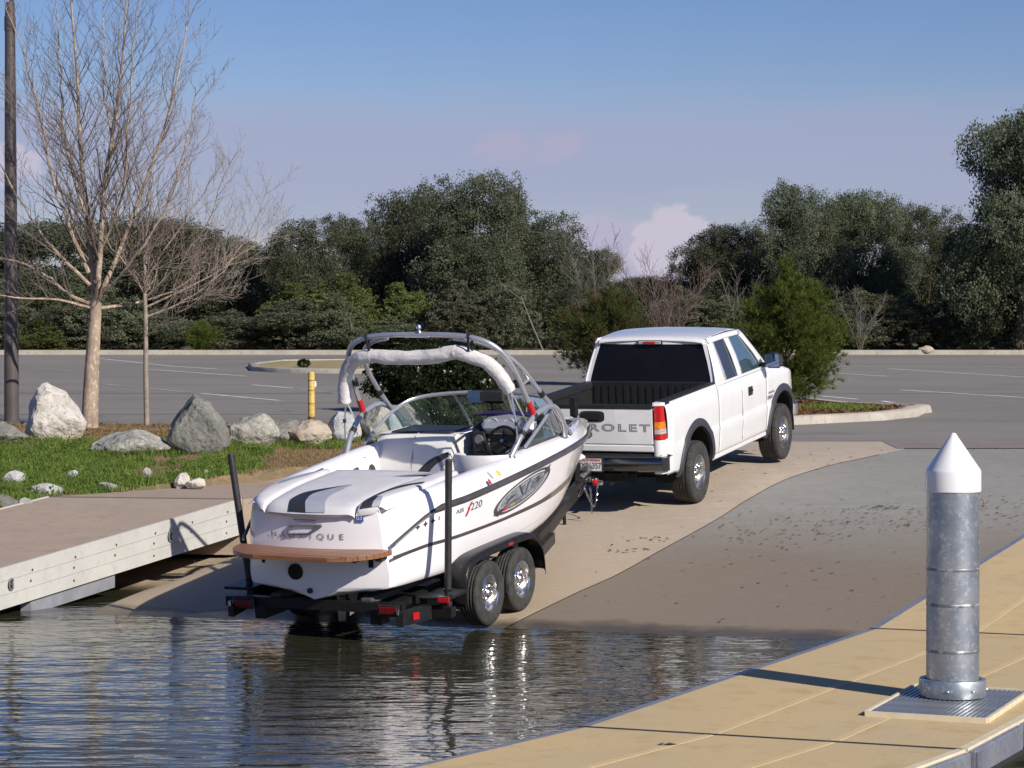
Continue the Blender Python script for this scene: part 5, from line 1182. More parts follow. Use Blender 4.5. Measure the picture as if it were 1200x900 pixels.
# sun pad
def pz(y): return float(np.interp(y, [-.07, -.06, -.02, .08, .3, .8, 1.62], [.895, .925, .96, .985, .998, 1.012, 1.02]))
def cushion(nm, xl, xr, m='vinyl', y0=-.07, y1=1.60, up=0):
    rows = []
    for y in list(np.linspace(y0, .1, 7)) + list(np.linspace(.2, y1 - .03, 12)) + [y1]:
        a, b = xl(y), xr(y); fs = lambda x: (.16 * min(1, abs(x) / .82) ** 4 - .09 * (1 - min(1, (x / .8) ** 2))) * max(0, 1 - (y + .07) / .5); row = [(a, y + fs(a), max(.882, pz(y) - .07) - dip(a, y))]
        for u in (0, .02, .06, .15, .35, .65, .85, .94, .98, 1):
            e = min(u, 1 - u); d = .035 * max(0, 1 - e / .06) ** 2; yy = y; xx = a + (b - a) * u; z = pz(y) + up - d + .022 * math.sin(math.pi * u) ** .7 - (.03 if y > y1 - .001 else 0) - dip(xx, y); row.append((xx, y - (.012 * (1 - (2 * u - 1) ** 2)) + fs(xx), z))
        row.append((b, y + fs(b), max(.882, pz(y) - .07) - dip(b, y))); rows.append(row)
    rows.insert(0, [(x, yy_ + .02, .877 - dip(x, -.07)) for x, yy_, _ in rows[0]]); rows.append([(x, y1 + .005, .86) for x, _, _ in rows[-1]])
    return MB().grid(rows, flip=True).build(nm, m, pad, smooth=True, ang=60)
def dip(x, y): return .055 * max(0, 1 - (x / .8) ** 2) * max(0, 1 - max(0, y + .07) / .7)
pad = MB().box((0, .8, .90), (1.5, 1.5, .06)).build('sun_pad', 'gelcoat', t)
W0 = lambda y: float(np.interp(y, [-.07, .1, .5, 1.0, 1.6], [.715, .775, .86, .84, .80]))
cushion('cushion', lambda y: -W0(y), lambda y: -.548 - .11 * y)
cushion('cushion', lambda y: -.540 - .11 * y, lambda y: .506 + .06 * y)
cushion('cushion', lambda y: .514 + .06 * y, lambda y: W0(y) + .0, up=.02)
def swoosh(P0, P1, m, off=.010, n=34, up=0):
    rows = []
    for i in range(n + 1):
        u = i / n; a = (float(crom(*P0[:2], u)), float(crom(P0[0], P0[2], u))); b = (float(crom(*P1[:2], u)), float(crom(P1[0], P1[2], u)))
        rows.append([(a[0] + (b[0] - a[0]) * w, a[1] + (b[1] - a[1]) * w - .0125 + (.16 * min(1, abs(a[0] + (b[0] - a[0]) * w) / .82) ** 4 - .09 * (1 - min(1, ((a[0] + (b[0] - a[0]) * w) / .8) ** 2))) * max(0, 1 - (a[1] + (b[1] - a[1]) * w + .07) / .5), pz(a[1] + (b[1] - a[1]) * w) + off + up + .016 - dip(a[0] + (b[0] - a[0]) * w, a[1] + (b[1] - a[1]) * w)) for w in (0, .33, .66, 1)])
    MB().grid(rows, flip=True).build('trim_swoosh', m, pad, smooth=True)
TT = [0, .3, .6, 1]
swoosh((TT, [-.22, -.30, -.26, .05], [-.065, .12, .36, .66]), (TT, [-.02, -.12, -.16, .05], [-.065, .10, .32, .66]), 'vinyl_black')
swoosh((TT, [-.02, -.12, -.16, .05], [-.065, .10, .32, .66]), (TT, [.20, .11, .05, .07], [-.065, .09, .30, .67]), 'vinyl_grey')
swoosh((TT, [.24, .36, .5, .58], [1.2, 1.33, 1.44, 1.52]), (TT, [.24, .46, .6, .60], [1.2, 1.28, 1.38, 1.54]), 'vinyl_grey')
swoosh((TT, [-.80, -.84, -.82, -.76], [.55, .85, 1.15, 1.4]), (TT, [-.80, -.78, -.74, -.74], [.55, .82, 1.1, 1.4]), 'vinyl_grey')
swoosh((TT, [.56, .56, .57, .60], [-.067, -.04, .02, .12]), (TT, [.66, .66, .66, .66], [-.067, -.04, .02, .12]), 'vinyl_black', up=.018)
swoosh((TT, [.66, .66, .66, .66], [-.067, -.04, .02, .12]), (TT, [.73, .73, .72, .70], [-.067, -.04, .02, .10]), 'vinyl_grey', up=.018)
swoosh((TT, [.58, .60, .66, .80], [.10, .35, .62, .85]), (TT, [.62, .65, .72, .82], [.10, .33, .56, .78]), 'vinyl_black', up=.018)
# transom lettering and decals
for s_, x0 in zip('NAUTIQUE', np.linspace(-.455, .335, 8)): text(s_, .082, lambda u, v, x0=x0: (x0 + u, ty(x0 + u) - .007, .632 + v), 'letter', t, sx=1.25)
lg = MB()
for a, b in (((-.24, .735), (.13, .745)), ((.13, .745), (-.02, .66)), ((-.02, .66), (-.27, .645)), ((-.27, .645), (-.23, .74))): lg.tube([(a[0], ty(a[0]) - .012, a[1]), (b[0], ty(b[0]) - .012, b[1])], .011 if a[1] < .7 else .014, 5)
lg.build('transom_logo', 'letter', t, smooth=True)  # trapezoid outline of the logo above the lettering
MB().box((.53, ty(.53) - .012, .825), (.08, .004, .08), rz=.22).build('sticker', 'blue_print', t); text('03', .06, lambda u, v: (.53 + u, ty(.53 + u) - .018, .825 + v), 'plate_white', t)
MB().box((-.06, -TB - .004, .795), (.26, .003, .006)).box((-.06, -TB - .004, .778), (.22, .003, .004)).build('caution_print', 'red_lens', t)
# side decals (starboard)
def side(u, v, y0, z0, rot=0, off=.005): c, s = math.cos(rot), math.sin(rot); y = y0 + u * c - v * s; z = z0 + u * s + v * c; return (hx(y, z) + off, y, z)
text('AIR', .068, lambda u, v: side(u, v, 1.0, .735, .03), 'letter', t, sx=1.4); text('220', .11, lambda u, v: side(u, v, 1.33, .74, .03), 'letter', t, sx=1.5, offset=.001)
mb = MB(); 
for P in ([(1.10, .66), (1.14, .66), (1.20, .735), (1.16, .735)], [(1.14, .735), (1.18, .735), (1.24, .80), (1.21, .80)]): mb.add([side(0, 0, a, b, 0, .006) for a, b in P], [(0, 1, 2, 3)])
mb.build('lightning_mark', 'red_paint', t)
for y0 in (.36, .47, .58): MB().add([side(0, 0, y0 + a, .675 + (y0 - .36) * .12 + b, 0, .004) for a, b in ((-.035, .0), (-.01, .012), (.0, .035), (.012, .012), (.038, .0), (.01, -.014), (0, -.034), (-.012, -.012))], [(0, 1, 2, 3, 4, 5, 6, 7)]).build('star_mark', 'letter_dark', t)
MB().add([side(0, 0, .66 + a, .695 + b, 0, .004) for a, b in ((0, 0), (.015, 0), (.015, .04), (0, .04))], [(0, 1, 2, 3)]).build('star_mark', 'red_paint', t)
for (y0, z0, m, sx_, sz) in ((1.60, .925, 'letter_dark', .04, .04), (1.655, .935, 'red_paint', .035, .045), (1.75, .985, 'vinyl_grey', .035, .06), (1.92, .985, 'yellow_print', .055, .045)):
    MB().add([side(a * sx_ * .62, b * sz * .62, y0, z0, 0, .006) for a, b in ((-1, -.4), (-.6, -.9), (.4, -1), (1, -.3), (.8, .7), (0, 1), (-.9, .6))], [tuple(range(7))]).build('sticker', m, t)
text('CF', .09, lambda u, v: side(u, v, 4.55, .84, .0), 'vinyl_grey', t); text('0437', .09, lambda u, v: side(u, v, 5.15, .84, .0), 'vinyl_grey', t) if False else None
EM = mat('emblem_blue', (.42, .48, .56), .25, .5, c2=(.16, .18, .22), ns=9, c3=(.68, .72, .76)); M['emblem_blue'] = EM
def em(a, b, off): return side(a, b, 2.44, .715, .135, off)
def ell(ra, rb, ra2, rb2, off, m, a0=0, a1=2 * math.pi, sk=.10, sh=(0, 0)):
    rows = []
    for i in range(49):
        th = a0 + (a1 - a0) * i / 48; rows.append([em(r1 * math.cos(th) + sk * math.sin(th) * r2 / .14 + sh[0], r2 * math.sin(th) + sh[1], off) for r1, r2 in ((ra, rb), ((ra + ra2) / 2, (rb + rb2) / 2), (ra2, rb2))])
    return MB().grid(rows).build('emblem', m, t, smooth=True)
ell(.70, .140, .62, .118, .004, 'stripe_grey'); ell(.62, .118, .56, .100, .0042, 'plate_white'); ell(.56, .102, .0, .0, .0045, EM); ell(.55, .09, .49, .075, .0062, 'letter_silver', .3, 2.6); ell(.60, .105, .585, .098, .0064, 'letter_dark')
mb = MB()
for P in ([(-.14, .095), (-.10, .097), (.0, -.05), (-.03, -.05)], [(.13, .097), (.16, .095), (.03, -.05), (.0, -.05)], [(-.50, -.02), (-.30, .03), (-.16, .02), (-.34, .0)], [(-.42, -.055), (-.28, -.03), (-.10, -.04), (-.3, -.06)], [(.22, .04), (.34, .065), (.50, .055), (.36, .035)], [(.20, .01), (.34, .03), (.52, .02), (.36, .0)], [(-.72, -.055), (-.55, -.035), (-.45, -.06), (-.6, -.10)], [(.55, .09), (.72, .09), (.62, .03), (.5, .02)]): mb.add([em(a, b, .007) for a, b in P], [(0, 1, 2, 3)])
mb.build('emblem_strokes', 'letter_dark', t)
mb = MB(); mb.add([em(a, b, .008) for a, b in ((-.42, -.085), (-.18, -.085), (.10, -.085), (.40, -.03), (.40, .01), (.10, -.035), (-.18, -.045), (-.42, -.045))], [(0, 1, 6, 7), (1, 2, 5, 6), (2, 3, 4, 5)]).build('emblem_banner', 'letter', t)
text('AIR', .042, lambda u, v: em(-.28 + u, -.065 + v, .0095), 'yellow_print', t, 'emblem_lettering', sx=1.6); text('NAUTIQUE', .042, lambda u, v: em(.08 + u, -.060 + v + u * .06, .0095), 'plate_white', t, 'emblem_lettering', sx=1.35)
MB().add([em(a, b, .009) for a, b in ((-.50, -.075), (-.42, -.085), (-.42, -.04), (-.48, -.04))], [(0, 1, 2, 3)]).build('emblem_flag', 'red_paint', t)
# windshield
WT = [(-.985, 2.82, 1.13), (-.985, 3.10, 1.25), (-.975, 3.40, 1.375), (-.93, 3.66, 1.465), (-.78, 3.83, 1.525), (-.42, 3.93, 1.56), (0, 3.98, 1.57), (.42, 3.93, 1.56), (.78, 3.83, 1.525), (.93, 3.66, 1.465), (.975, 3.40, 1.375), (.985, 3.10, 1.25), (.985, 2.82, 1.13)]
top = smooth_path(WT, 5); n = len(top)
def wbase(p):
    x, y = p.x, p.y; k = max(0, min(1, (p.z - 1.12) / .4)); return Vector((x * (1 - .04 * k), y + .42 * k, H_(DZ, y + .42 * k) + .035))
MB().tube(top, .017, 8, sq=1.3).build('windshield_frame', 'tube', t, smooth=True)
bot = [wbase(p) for p in top]; MB().tube([b + Vector((0, 0, .0)) for b in bot], .014, 6).build('windshield_base', 'stripe_grey', t, smooth=True)
def idx(x, y=None): return min(range(n), key=lambda i: abs(top[i].x - x) + (0 if y is None else abs(top[i].y - y)))
cuts = [0, idx(-.93, 3.66), idx(-.40, 3.93), idx(.24, 3.95), idx(.93, 3.66), n - 1]
for a, b in zip(cuts, cuts[1:]): MB().grid([[top[i], top[i].lerp(bot[i], .5) , bot[i]] for i in range(a, b + 1)]).build('windshield_pane', 'tint_glass', t, smooth=True)
for c in cuts[2:4]: MB().tube([top[c], bot[c]], .013, 6).build('windshield_post', 'tube' , t)
MB().tube([top[cuts[4]], bot[cuts[4]]], .009, 6).build('windshield_post', 'tube', t); MB().tube([top[cuts[1]], bot[cuts[1]]], .009, 6).build('windshield_post', 'tube', t)
MB().tube([(.72, 3.45, 1.47), (.72, 3.42, 1.08)], .008, 6).build('side_stay', 'tube', t)
# mirror on the windshield header
mi = MB().box((.06, 3.84, 1.54), (.42, .07, .16), bev=.03).tube([(.1, 3.95, 1.57), (.06, 3.86, 1.57)], .015, 6).build('rear_view_mirror', 'black_plastic', t, smooth=True); MB().box((-.075, 3.795, 1.54), (.17, .006, .135), rz=.25).build('mirror_glass', 'mirror', mi)
# tower
tw = MB().box((0, 2.34, 2.37), (.30, .10, .02), bev=.008).build('tower', 'tube', t)
def tb(nm, pts, r, m='tube', n=10, k=6, parent=None): return MB().tube(smooth_path(pts, k), r, n).build(nm, m, parent or tw, smooth=True)
tb('rear_hoop', [(-1.05, 2.95, 1.44), (-1.03, 2.76, 1.72), (-1.0, 2.6, 1.98), (-.93, 2.47, 2.18), (-.78, 2.38, 2.31), (-.5, 2.34, 2.375), (0, 2.33, 2.39), (.5, 2.34, 2.375), (.78, 2.38, 2.31), (.93, 2.47, 2.18), (1.0, 2.6, 1.98), (1.03, 2.76, 1.72), (1.05, 2.95, 1.44)], .030)
for s in (1, -1):
    tb('side_arch', [(s * 1.0, 2.42, 1.07), (s * 1.03, 2.60, 1.25), (s * 1.05, 2.85, 1.41), (s * 1.055, 3.12, 1.495), (s * 1.055, 3.38, 1.50), (s * 1.04, 3.60, 1.41), (s * 1.02, 3.76, 1.25), (s * 1.0, 3.84, 1.11)], .032)
    tb('front_hoop', [(s * 1.0, 3.98, 1.11), (s * 1.02, 3.55, 1.42), (s * .99, 3.15, 1.74), (s * .94, 2.85, 2.0), (s * .82, 2.62, 2.19), (s * .62, 2.47, 2.30), (s * .40, 2.38, 2.345)], .026)
    MB().tube([(s * 1.047, 2.925, 1.48), (s * 1.036, 2.83, 1.62)], .034, 10).build('red_sleeve', 'red_paint', tw, smooth=True)
    for y, z, x in ((2.66, 1.29, 1.035), (2.93, 1.44, 1.052)): MB().tube([(s * x, y - .03, z - .02), (s * x, y + .03, z + .02)], .038, 10).build('clamp', 'black_plastic', tw, smooth=True)
    MB().tube([(s * .985, 2.66, 1.86), (s * .992, 2.70, 1.80)], .036, 10).build('clamp', 'black_plastic', tw, smooth=True)
    MB().tube([(s * 1.0, 3.22, 1.68), (s * 1.005, 3.28, 1.63)], .033, 10).build('clamp', 'black_plastic', tw, smooth=True)
    MB().lathe([(0, .0), (.055, 0), (.05, .012), (.03, .02)], (s * 1.0, 2.42, 1.065), n=14).build('foot_plate', 'chrome', tw, smooth=True); MB().lathe([(0, .0), (.05, 0), (.045, .012), (.03, .02)], (s * .985, 3.90, 1.10), n=14).build('foot_plate', 'chrome', tw, smooth=True)
    MB().tube([(s * .62, 2.335, 2.41), (s * .62, 2.30, 2.37), (s * .6, 2.33, 2.22), (s * .62, 2.37, 2.20), (s * .63, 2.375, 2.37), (s * .62, 2.335, 2.41)], .016, 6, sq=.6).build('strap', 'vinyl_black', tw, smooth=True)
MB().tube([(.97, 2.75, 1.78), (.97, 3.05, 1.84)], .016, 6).build('brace', 'tube', tw)
MB().lathe([(0, 0), (.035, 0), (.03, .012), (.012, .015), (.012, .035), (.028, .04), (.028, .065), (.018, .08), (0, .083)], (.02, 2.33, 2.415), n=14).build('anchor_light', 'chrome', tw, smooth=True)
# bimini boot: a lumpy canvas roll
pts = smooth_path([(-1.03, 2.52, 1.62), (-1.02, 2.5, 1.78), (-.99, 2.48, 1.92), (-.90, 2.44, 2.05), (-.76, 2.40, 2.125), (-.60, 2.38, 2.15), (-.3, 2.37, 2.135), (0, 2.37, 2.14), (.25, 2.37, 2.165), (.42, 2.38, 2.20), (.6, 2.40, 2.15), (.76, 2.43, 2.08), (.88, 2.46, 1.96), (.95, 2.5, 1.83), (.985, 2.52, 1.76)], 6)
k = len(pts); rr = [.078 * (1 - .25 * (abs(i / (k - 1) - .5) * 2) ** 6) * (1 + .05 * noise.noise((i * .25, 0, 4))) for i in range(k)]
V, F = MB().tube(pts, rr, 16).v, None
mb = MB().tube(pts, rr, 16); mb.v = [tuple(Vector(v) + Vector((0, 1, 1)) * .008 * noise.noise((v[0] * 9 + v[2] * 5, v[1] * 14, v[2] * 14)) + Vector((0, 0, .004 * noise.noise((v[0] * 22 + v[2] * 20, v[1] * 8, 1))))) for v in mb.v]
mb.v = [tuple(Vector(v) + (Vector(v) - pts[i // 16]).normalized() * (.007 * noise.noise(((i % 16) * .9, (i // 16) * .10, 7)) + .006 * noise.noise(((i % 16) * .35, (i // 16) * .45, 2)) + (.03 * max(0, 1 - (i // 16) / 9) if i % 16 > 4 else 0))) for i, v in enumerate(mb.v)]
bm_ = mb.build('bimini_boot', 'canvas', t, smooth=True, ang=70)
for x in (-.60, .42, -.93, .84):
    i = min(range(k), key=lambda q: abs(pts[q].x - x)); MB().tube([pts[i] - (pts[i + 1] - pts[i]).normalized() * .01, pts[i] + (pts[i + 1] - pts[i]).normalized() * .012], rr[i] * 1.05, 16).build('boot_seam', 'canvas', bm_, smooth=True)
for s, zz, yy in ((-1, 1.62, 2.52), (1, 1.76, 2.52)):
    MB().tube([(s * 1.03 if s < 0 else .985, yy, zz), (s * 1.045, 2.50, 1.40), (s * 1.05, 2.50, 1.22)], .010, 6).build('bimini_pole', 'chrome', bm_); MB().tube([(s * 1.03 if s < 0 else .985, yy + .03, zz), (s * 1.05, 2.78, 1.37)], .009, 6).build('bimini_pole', 'chrome', bm_)
    MB().lathe([(.014, -.02), (.02, -.02), (.02, .02), (.014, .02)], (s * 1.045, 2.50, 1.42), n=8).build('pole_clamp', 'black_plastic', bm_)
    MB().tube([(s * .93, 2.46, 1.95), (s * .88, 2.75, 1.55), (s * .84, 3.1, 1.18)], .010, 6).build('bimini_pole', 'tube', bm_) if s > 0 else None
# interior: observer seat back, lounge, driver seat, dashes, wheel
sb = MB(); rows = []
for z, y in ((.62, 2.88), (.72, 2.86), (.95, 2.90), (1.12, 2.97), (1.19, 3.02), (1.205, 3.06)): rows.append([(x, y + .05 * max(0, abs(x + .42) - .42) / .1, z) for x in np.linspace(-.94, .02, 17)])
sb.grid(rows).add([(-.94, 3.06, 1.205), (.02, 3.06, 1.205), (.04, 3.72, 1.20), (-.92, 3.72, 1.20)], [(0, 1, 2, 3)]).add([(.02, 2.90, .62), (.02, 2.9, .95), (.02, 3.02, 1.19), (.04, 3.72, 1.20), (.04, 3.72, .62)], [(0, 4, 3, 2, 1)])
ob = sb.build('observer_seat_back', 'vinyl_white', t, smooth=True, ang=50)
MB().box((-.44, 3.40, 1.215), (.74, .56, .025), bev=.01).build('console_top', 'vinyl_black', ob); MB().tube([(-.44, 2.86, .62), (-.445, 2.895, .95), (-.45, 3.02, 1.195), (-.45, 3.1, 1.215)], .006, 5).build('seat_seam', 'vinyl_grey', ob)
def backpt(x, z): return (x, float(np.interp(z, [.62, .72, .95, 1.12, 1.19], [2.88, 2.86, 2.90, 2.97, 3.02])) - .006, z)
def bsw(A, B, m, nm='seat_swoosh'):
    rows = []
    for i in range(13):
        u = i / 12; a = (crom(TT, A[0], u), crom(TT, A[1], u)); b = (crom(TT, B[0], u), crom(TT, B[1], u)); rows.append([backpt(a[0] + (b[0] - a[0]) * w, a[1] + (b[1] - a[1]) * w) for w in (0, .5, 1)])
    MB().grid(rows).build(nm, m, ob, smooth=True)
bsw(([-.46, -.36, -.22, .0], [.64, .82, .95, 1.04]), ([-.32, -.24, -.14, .01], [.64, .79, .90, .985]), 'vinyl_black'); bsw(([-.32, -.24, -.14, .01], [.64, .79, .90, .985]), ([-.24, -.16, -.08, .01], [.64, .76, .85, .93]), 'vinyl_grey')
MB().box((-.74, 2.2, .72), (.26, 1.25, .2), bev=.06).build('lounge_seat', 'vinyl_white', t, smooth=True); 
mb = MB(); rows = [[(-.865 + .09 * math.sin((z - .62) / .36 * math.pi) * math.sin(max(0, min(1, (y - 1.62) / .82)) * math.pi) ** .5, y, z) for z in np.linspace(.6, .985 - .03 * abs(y - 2.0), 7)] for y in np.linspace(1.62, 2.44, 15)]
lb_ = MB().grid(rows, flip=True).build('lounge_back', 'vinyl_white', t, smooth=True)
for y0, w in ((2.36, .10), (1.70, .07)): MB().grid([[(-.865 + .100 * math.sin((z - .62) / .36 * math.pi) * math.sin(max(0, min(1, (y - 1.62) / .82)) * math.pi) ** .5 + .006, y, z) for z in np.linspace(.64, .93, 6)] for y in (y0 - w, y0 - w / 2, y0, y0 + w / 3)], flip=True).build('back_stripe', 'vinyl_black', lb_, smooth=True)
MB().lathe([(0, .02), (.07, .02), (.085, 0)], (-.865, 2.72, .83), 'x', 18).build('speaker', 'vinyl_black', t); MB().box((-.88, 2.55, 1.0), (.03, .14, .04), bev=.01).build('cup_handle', 'chrome', t)
ds = MB(); rows = []
for a in np.linspace(-.25, math.pi + .25, 20):
    row = []
    for z, r in ((.62, .22), (.7, .27), (.95, .29), (1.06, .30), (1.10, .285), (1.09, .22), (1.02, .18), (.7, .17)): row.append((.66 - r * math.cos(a) * 1.12, 2.45 - r * math.sin(a), z + (.02 * math.sin(a) if z > 1 else 0)))
    rows.append(row)
dsb = ds.grid(rows).build('driver_seat', 'vinyl', t, smooth=True, ang=60); MB().box((.66, 2.5, .68), (.4, .42, .14), bev=.05).build('seat_cushion', 'vinyl', dsb); MB().lathe([(.05, .38), (.05, .62)], (.66, 2.5, 0), n=10).build('pedestal', 'black_metal', dsb)
db = MB().box((.50, 3.50, 1.0), (.76, .5, .62), bev=.06).build('dashboard', 'black_plastic', t, smooth=True)
MB().box((.60, 3.25, 1.30), (.62, .12, .20), bev=.05, rx=-.35).build('instrument_cluster', 'letter_silver', db, smooth=True)
MB().prism([(.3 + .0, 1.22), (.9, 1.22), (.93, 1.31), (.86, 1.39), (.6, 1.42), (.36, 1.39), (.27, 1.31)], 'y', 3.22, 3.26).build('cluster_bezel', 'tube', db)
for x, r in ((.42, .062), (.62, .062), (.755, .034), (.83, .034), (.78, .028)): MB().lathe([(0, -.012), (r, -.012), (r * 1.15, -.018), (r * 1.15, 0)], (x, 3.215, 1.31 if r > .03 else 1.36), 'y', 18).build('gauge', 'plate_white' if r > .05 else 'letter', db, smooth=True)
MB().box((.52, 3.38, 1.41), (.66, .28, .02), bev=.008).build('dash_top', 'purple', db)
MB().box((.25, 3.22, 1.12), (.14, .05, .26), bev=.02).build('side_gauge_pod', 'black_plastic', db); MB().lathe([(0, -.01), (.05, -.01), (.055, 0)], (.25, 3.19, 1.14), 'y', 14).build('gauge', 'letter', db)
cw = Vector((.615, 3.02, 1.155)); ax = Vector((0, -.9, .42)).normalized(); ex = Vector((1, 0, 0)); ey = ax.cross(ex)
sw = MB().tube([cw + (ex * math.cos(a) + ey * math.sin(a)) * .165 for a in np.linspace(0, 2 * math.pi, 33)], .016, 8, cap=False).lathe([(0, 0), (.04, 0)], tuple(cw), 'y', 10).build('steering_wheel', 'black_metal', t, smooth=True)
mb = MB()
for a in (math.pi / 2, math.pi * 7 / 6, -math.pi / 6): mb.tube([cw - ax * .02, cw + (ex * math.cos(a) + ey * math.sin(a)) * .16], [.022, .014], 6, sq=.5)
mb.tube([cw - ax * .03, cw - ax * .25], .03, 8); mb.build('wheel_spokes', 'black_metal', sw, smooth=True); MB().tube([cw + ax * .0, cw + ax * .015], .022, 10).build('wheel_cap', 'chrome', sw)
MB().tube([(.82, 3.0, 1.05), (.83, 2.95, 1.19)], .014, 6).build('throttle', 'chrome', t); MB().box((.75, 3.10, .95), (.16, .3, .25), bev=.04).build('throttle_box', 'vinyl', t)
MB().box((-.0, 4.9, .62), (1.0, 1.2, .12), bev=.05).build('bow_seat', 'vinyl_white', t, smooth=True)
MB().box((.0, 3.72, .78), (.5, .04, .7)).build('walkthrough_door', 'black_plastic', t)
for y in (4.55,): MB().tube([(H_(DX, y) * .9 + .01, y, H_(DZ, y) + .03), (H_(DX, y) * .9, y + .04, H_(DZ, y) + .05), (H_(DX, y + .2) * .9, y + .2, H_(DZ, y) + .045), (H_(DX, y + .24) * .9, y + .24, H_(DZ, y) + .028)], .008, 6).build('deck_cleat', 'chrome', t)
MB().tube([(-.02, 6.3, .93), (-.02, 6.34, .955), (-.02, 6.42, .95), (-.02, 6.46, .91)], .009, 6).build('bow_eye', 'chrome', t)
# ---------------------------------------------------------------- trailer
t = thing('boat_trailer', 'black tandem-axle trailer with upright guide poles carrying the boat', 'trailer', BL, BR_)
fr = MB()
for s in (1, -1):
    fr.tube([(s * .66, -.08, -.16), (s * .66, 3.2, -.16), (s * .45, 4.4, -.06), (s * .22, 5.4, .04), (s * .05, 6.1, .06)], [.085, .085, .08, .075, .07], 4, sq=1.25)
    fr.box((s * .9, 1.9, -.24), (.5, .07, .07)).box((s * .98, .35, -.16), (.65, .10, .10))
fr.tube([(0, 5.9, .06), (-.05, 6.3, .08), (-.13, 6.75, .13)], .055, 4).box((0, -.02, -.07), (1.9, .09, .10)).box((0, 1.0, -.2), (1.4, .08, .1)).box((0, 2.9, -.2), (1.4, .08, .1)).box((0, 4.4, -.05), (.9, .08, .08))
fr.lathe([(.04, -1.0), (.04, 1.0)], (0, 1.50, -.205), 'x', 8).lathe([(.04, -1.0), (.04, 1.0)], (0, 2.27, -.205), 'x', 8)
fr.build('frame', 'black_metal', t)
for s in (1, -1):
    MB().prism([(s * .93, -.15), (s * 1.00, -.14), (s * 1.12, .24), (s * 1.02, .30)], 'z', -.22, -.08).build('side_frame', 'black_metal', t)
    MB().box((s * 1.13, .50, -.02), (.34, .46, .03), bev=.008).box((s * 1.0, .5, -.1), (.08, .4, .14)).build('step_pad', 'black_metal', t)
    a, b = (1.20, 1.25) if s > 0 else (-1.10, -1.27); MB().tube([(a, .45, -.15), (a, .45, .02), (b, .5, 1.33)], .036, 10).lathe([(.036, 1.325), (.03, 1.34), (0, 1.345)], (b, .5, 0), n=10).build('guide_pole', 'black_plastic', t, smooth=True)
    MB().tube([(a - .0 * s, .45, .03), (a, .45, .03 + .02)], .05, 10).build('pole_socket', 'black_metal', t)
    # fender
    prof = [(.86, -.22), (.875, .02), (.93, .14), (1.03, .22), (1.2, .26), (1.6, .275), (2.3, .275), (2.52, .235), (2.67, .13), (2.74, 0), (2.76, -.18)]; pp_ = smooth_path([(0, y, z) for y, z in prof], 4)
    rows = [[(s * x, p.y, p.z - dz) for x, dz in ((.90, 0), (1.14, .0), (1.175, .006), (1.19, .03), (1.19, .065))] for p in pp_]
    fd = MB().grid(rows, flip=s > 0).build('fender', 'black_metal', t, smooth=True, solid=.006, ang=50)
    MB().box((s * 1.195, 1.93, .235), (.012, .10, .028), bev=.004).build('side_marker', 'red_lens', fd)
    for y0, sd_ in ((1.50, 31), (2.27, 32)): wheel(t, (s * 1.05, y0, -.205), .338, .20, .195, .10, s, 5, lug=5)
    MB().box((s * .52, 1.8, -.02), (.12, 3.6, .06), bev=.01).build('bunk', 'carpet', t); 
    tl = MB().box((s * .83, -.125, -.075), (.20, .03, .085), bev=.02).build('tail_light', 'shaded_lens', t); MB().box((s * .83, -.112, -.075), (.24, .02, .12), bev=.01).build('housing', 'black_plastic', tl)
    MB().box((s * 1.058, .02, -.145), (.014, .085, .07), rz=-s * .30).build('reflector', 'red_lens', t)
    if s > 0: MB().box((s * 1.24, .27, -.03), (.13, .02, .06), bev=.01).build('marker_light', 'red_lens', t); MB().box((s * 1.24, .272, .005), (.12, .02, .012)).build('light_trim', 'chrome', t)
    MB().box((s * .96, -.16, -.08), (.03, .04, .06), bev=.01).build('latch', 'chrome', t)
MB().prism([(1.0, 2.85), (1.05, 2.85), (.70, 4.1), (.62, 4.1)], 'z', -.16, -.04).build('frame_step', 'black_metal', t)
mb = MB(); mb.tube([(-.10, 6.55, .12), (-.21, 6.86, .55), (-.25, 6.88, .95)], .04, 4).box((-.25, 6.86, 1.03), (.085, .08, .24), bev=.01); mb.build('winch_post', 'black_metal', t)
MB().box((-.06, 6.74, .70), (.16, .12, .10), bev=.03).build('bow_stop', 'rubber', t)
MB().tube([(-.13, 6.7, .14), (-.14, 6.98, .20)], [.05, .045], 8).box((-.14, 6.95, .25), (.10, .16, .08), bev=.02).build('coupler', 'alloy', t, smooth=True)
MB().lathe([(0, -.04), (.035, -.03), (.042, 0), (.035, .03), (0, .04)], (.02, 6.83, .09), 'x', 14).build('red_cap', 'red_paint', t, smooth=True); MB().lathe([(0, .0), (.03, .0), (.03, .05), (0, .06)], (.06, 6.83, .09), 'x', 10).build('chrome_cap', 'chrome', t, smooth=True)
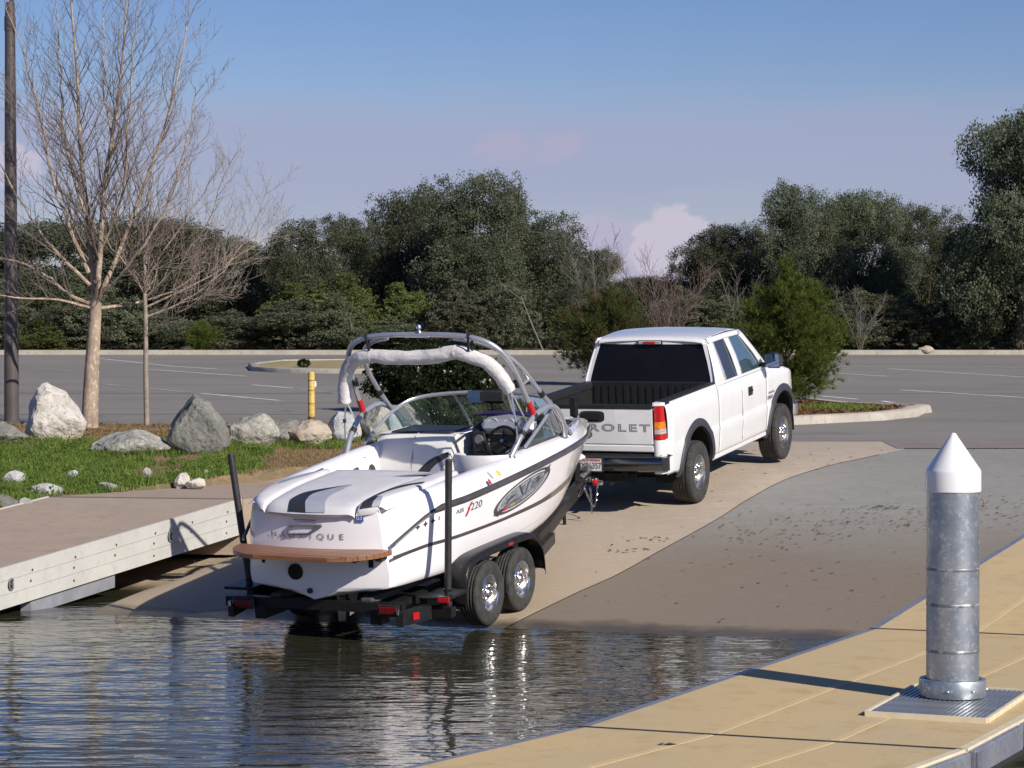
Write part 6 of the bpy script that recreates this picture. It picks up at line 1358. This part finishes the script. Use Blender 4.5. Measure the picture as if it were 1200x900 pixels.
MB().tube([(-.30, 6.55, .1), (-.30, 6.55, -.25)], .03, 8).tube([(-.30, 6.55, -.25), (-.30, 6.55, -.42)], .022, 8).box((-.30, 6.55, -.43), (.12, .12, .02)).tube([(-.3, 6.55, .12), (-.42, 6.5, .14)], .012, 5).build('tongue_jack', 'black_metal', t)
def chain(P, m='alloy', nm='safety_chain'):
    mb = MB(); pts = smooth_path(P, 5); d = 0; last = pts[0]; i = 0
    for p in pts[1:]:
        seg = (p - last); L = seg.length; q = last
        if L > .02:
            c = (last + p) / 2; a = seg.normalized(); u = Vector((1, 0, 0)) if i % 2 else a.cross(Vector((1, 0, 0))).normalized()
            mb.tube([c + a * L * .62 * math.cos(th) + u * .012 * math.sin(th) for th in np.linspace(0, 2 * math.pi, 9)], .0042, 4, cap=False); last = p; i += 1
    mb.build(nm, m, t)
chain([(-.05, 6.62, .06), (-.02, 6.72, -.12), (-.03, 6.86, -.22), (-.05, 7.0, -.10), (-.08, 7.1, .1)]); chain([(-.22, 6.62, .06), (-.20, 6.8, -.08), (-.18, 7.05, .1)]); chain([(.0, 6.70, .05), (.0, 6.72, -.1), (.0, 6.72, -.28)])
MB().tube(smooth_path([(-.25, 5.9, .1), (-.3, 6.4, .0), (-.2, 6.8, -.05), (-.3, 7.1, .15)], 6), .008, 5).build('brake_cable', 'rubber', t, smooth=True)
# boat running gear: rudder and propeller under the stern
sh = MB().tube([(0, 2.0, -.02), (0, .75, -.20)], .015, 8).build('propeller_shaft', 'alloy', boat, smooth=True)
mb = MB()
for a in (0, 2.09, 4.19): mb.add([(0, .72, -.20), (math.cos(a) * .08 - math.sin(a) * .05, .70, -.20 + math.sin(a) * .08 + math.cos(a) * .05), (math.cos(a) * .17, .73, -.20 + math.sin(a) * .17), (math.cos(a) * .08 + math.sin(a) * .05, .76, -.20 + math.sin(a) * .08 - math.cos(a) * .05)], [(0, 1, 2, 3)])
mb.build('propeller', 'alloy', boat, solid=.008); MB().prism([(.35, -.02), (.5, -.02), (.47, -.34), (.36, -.32)], 'x', -.012, .012).build('rudder', 'alloy', boat)
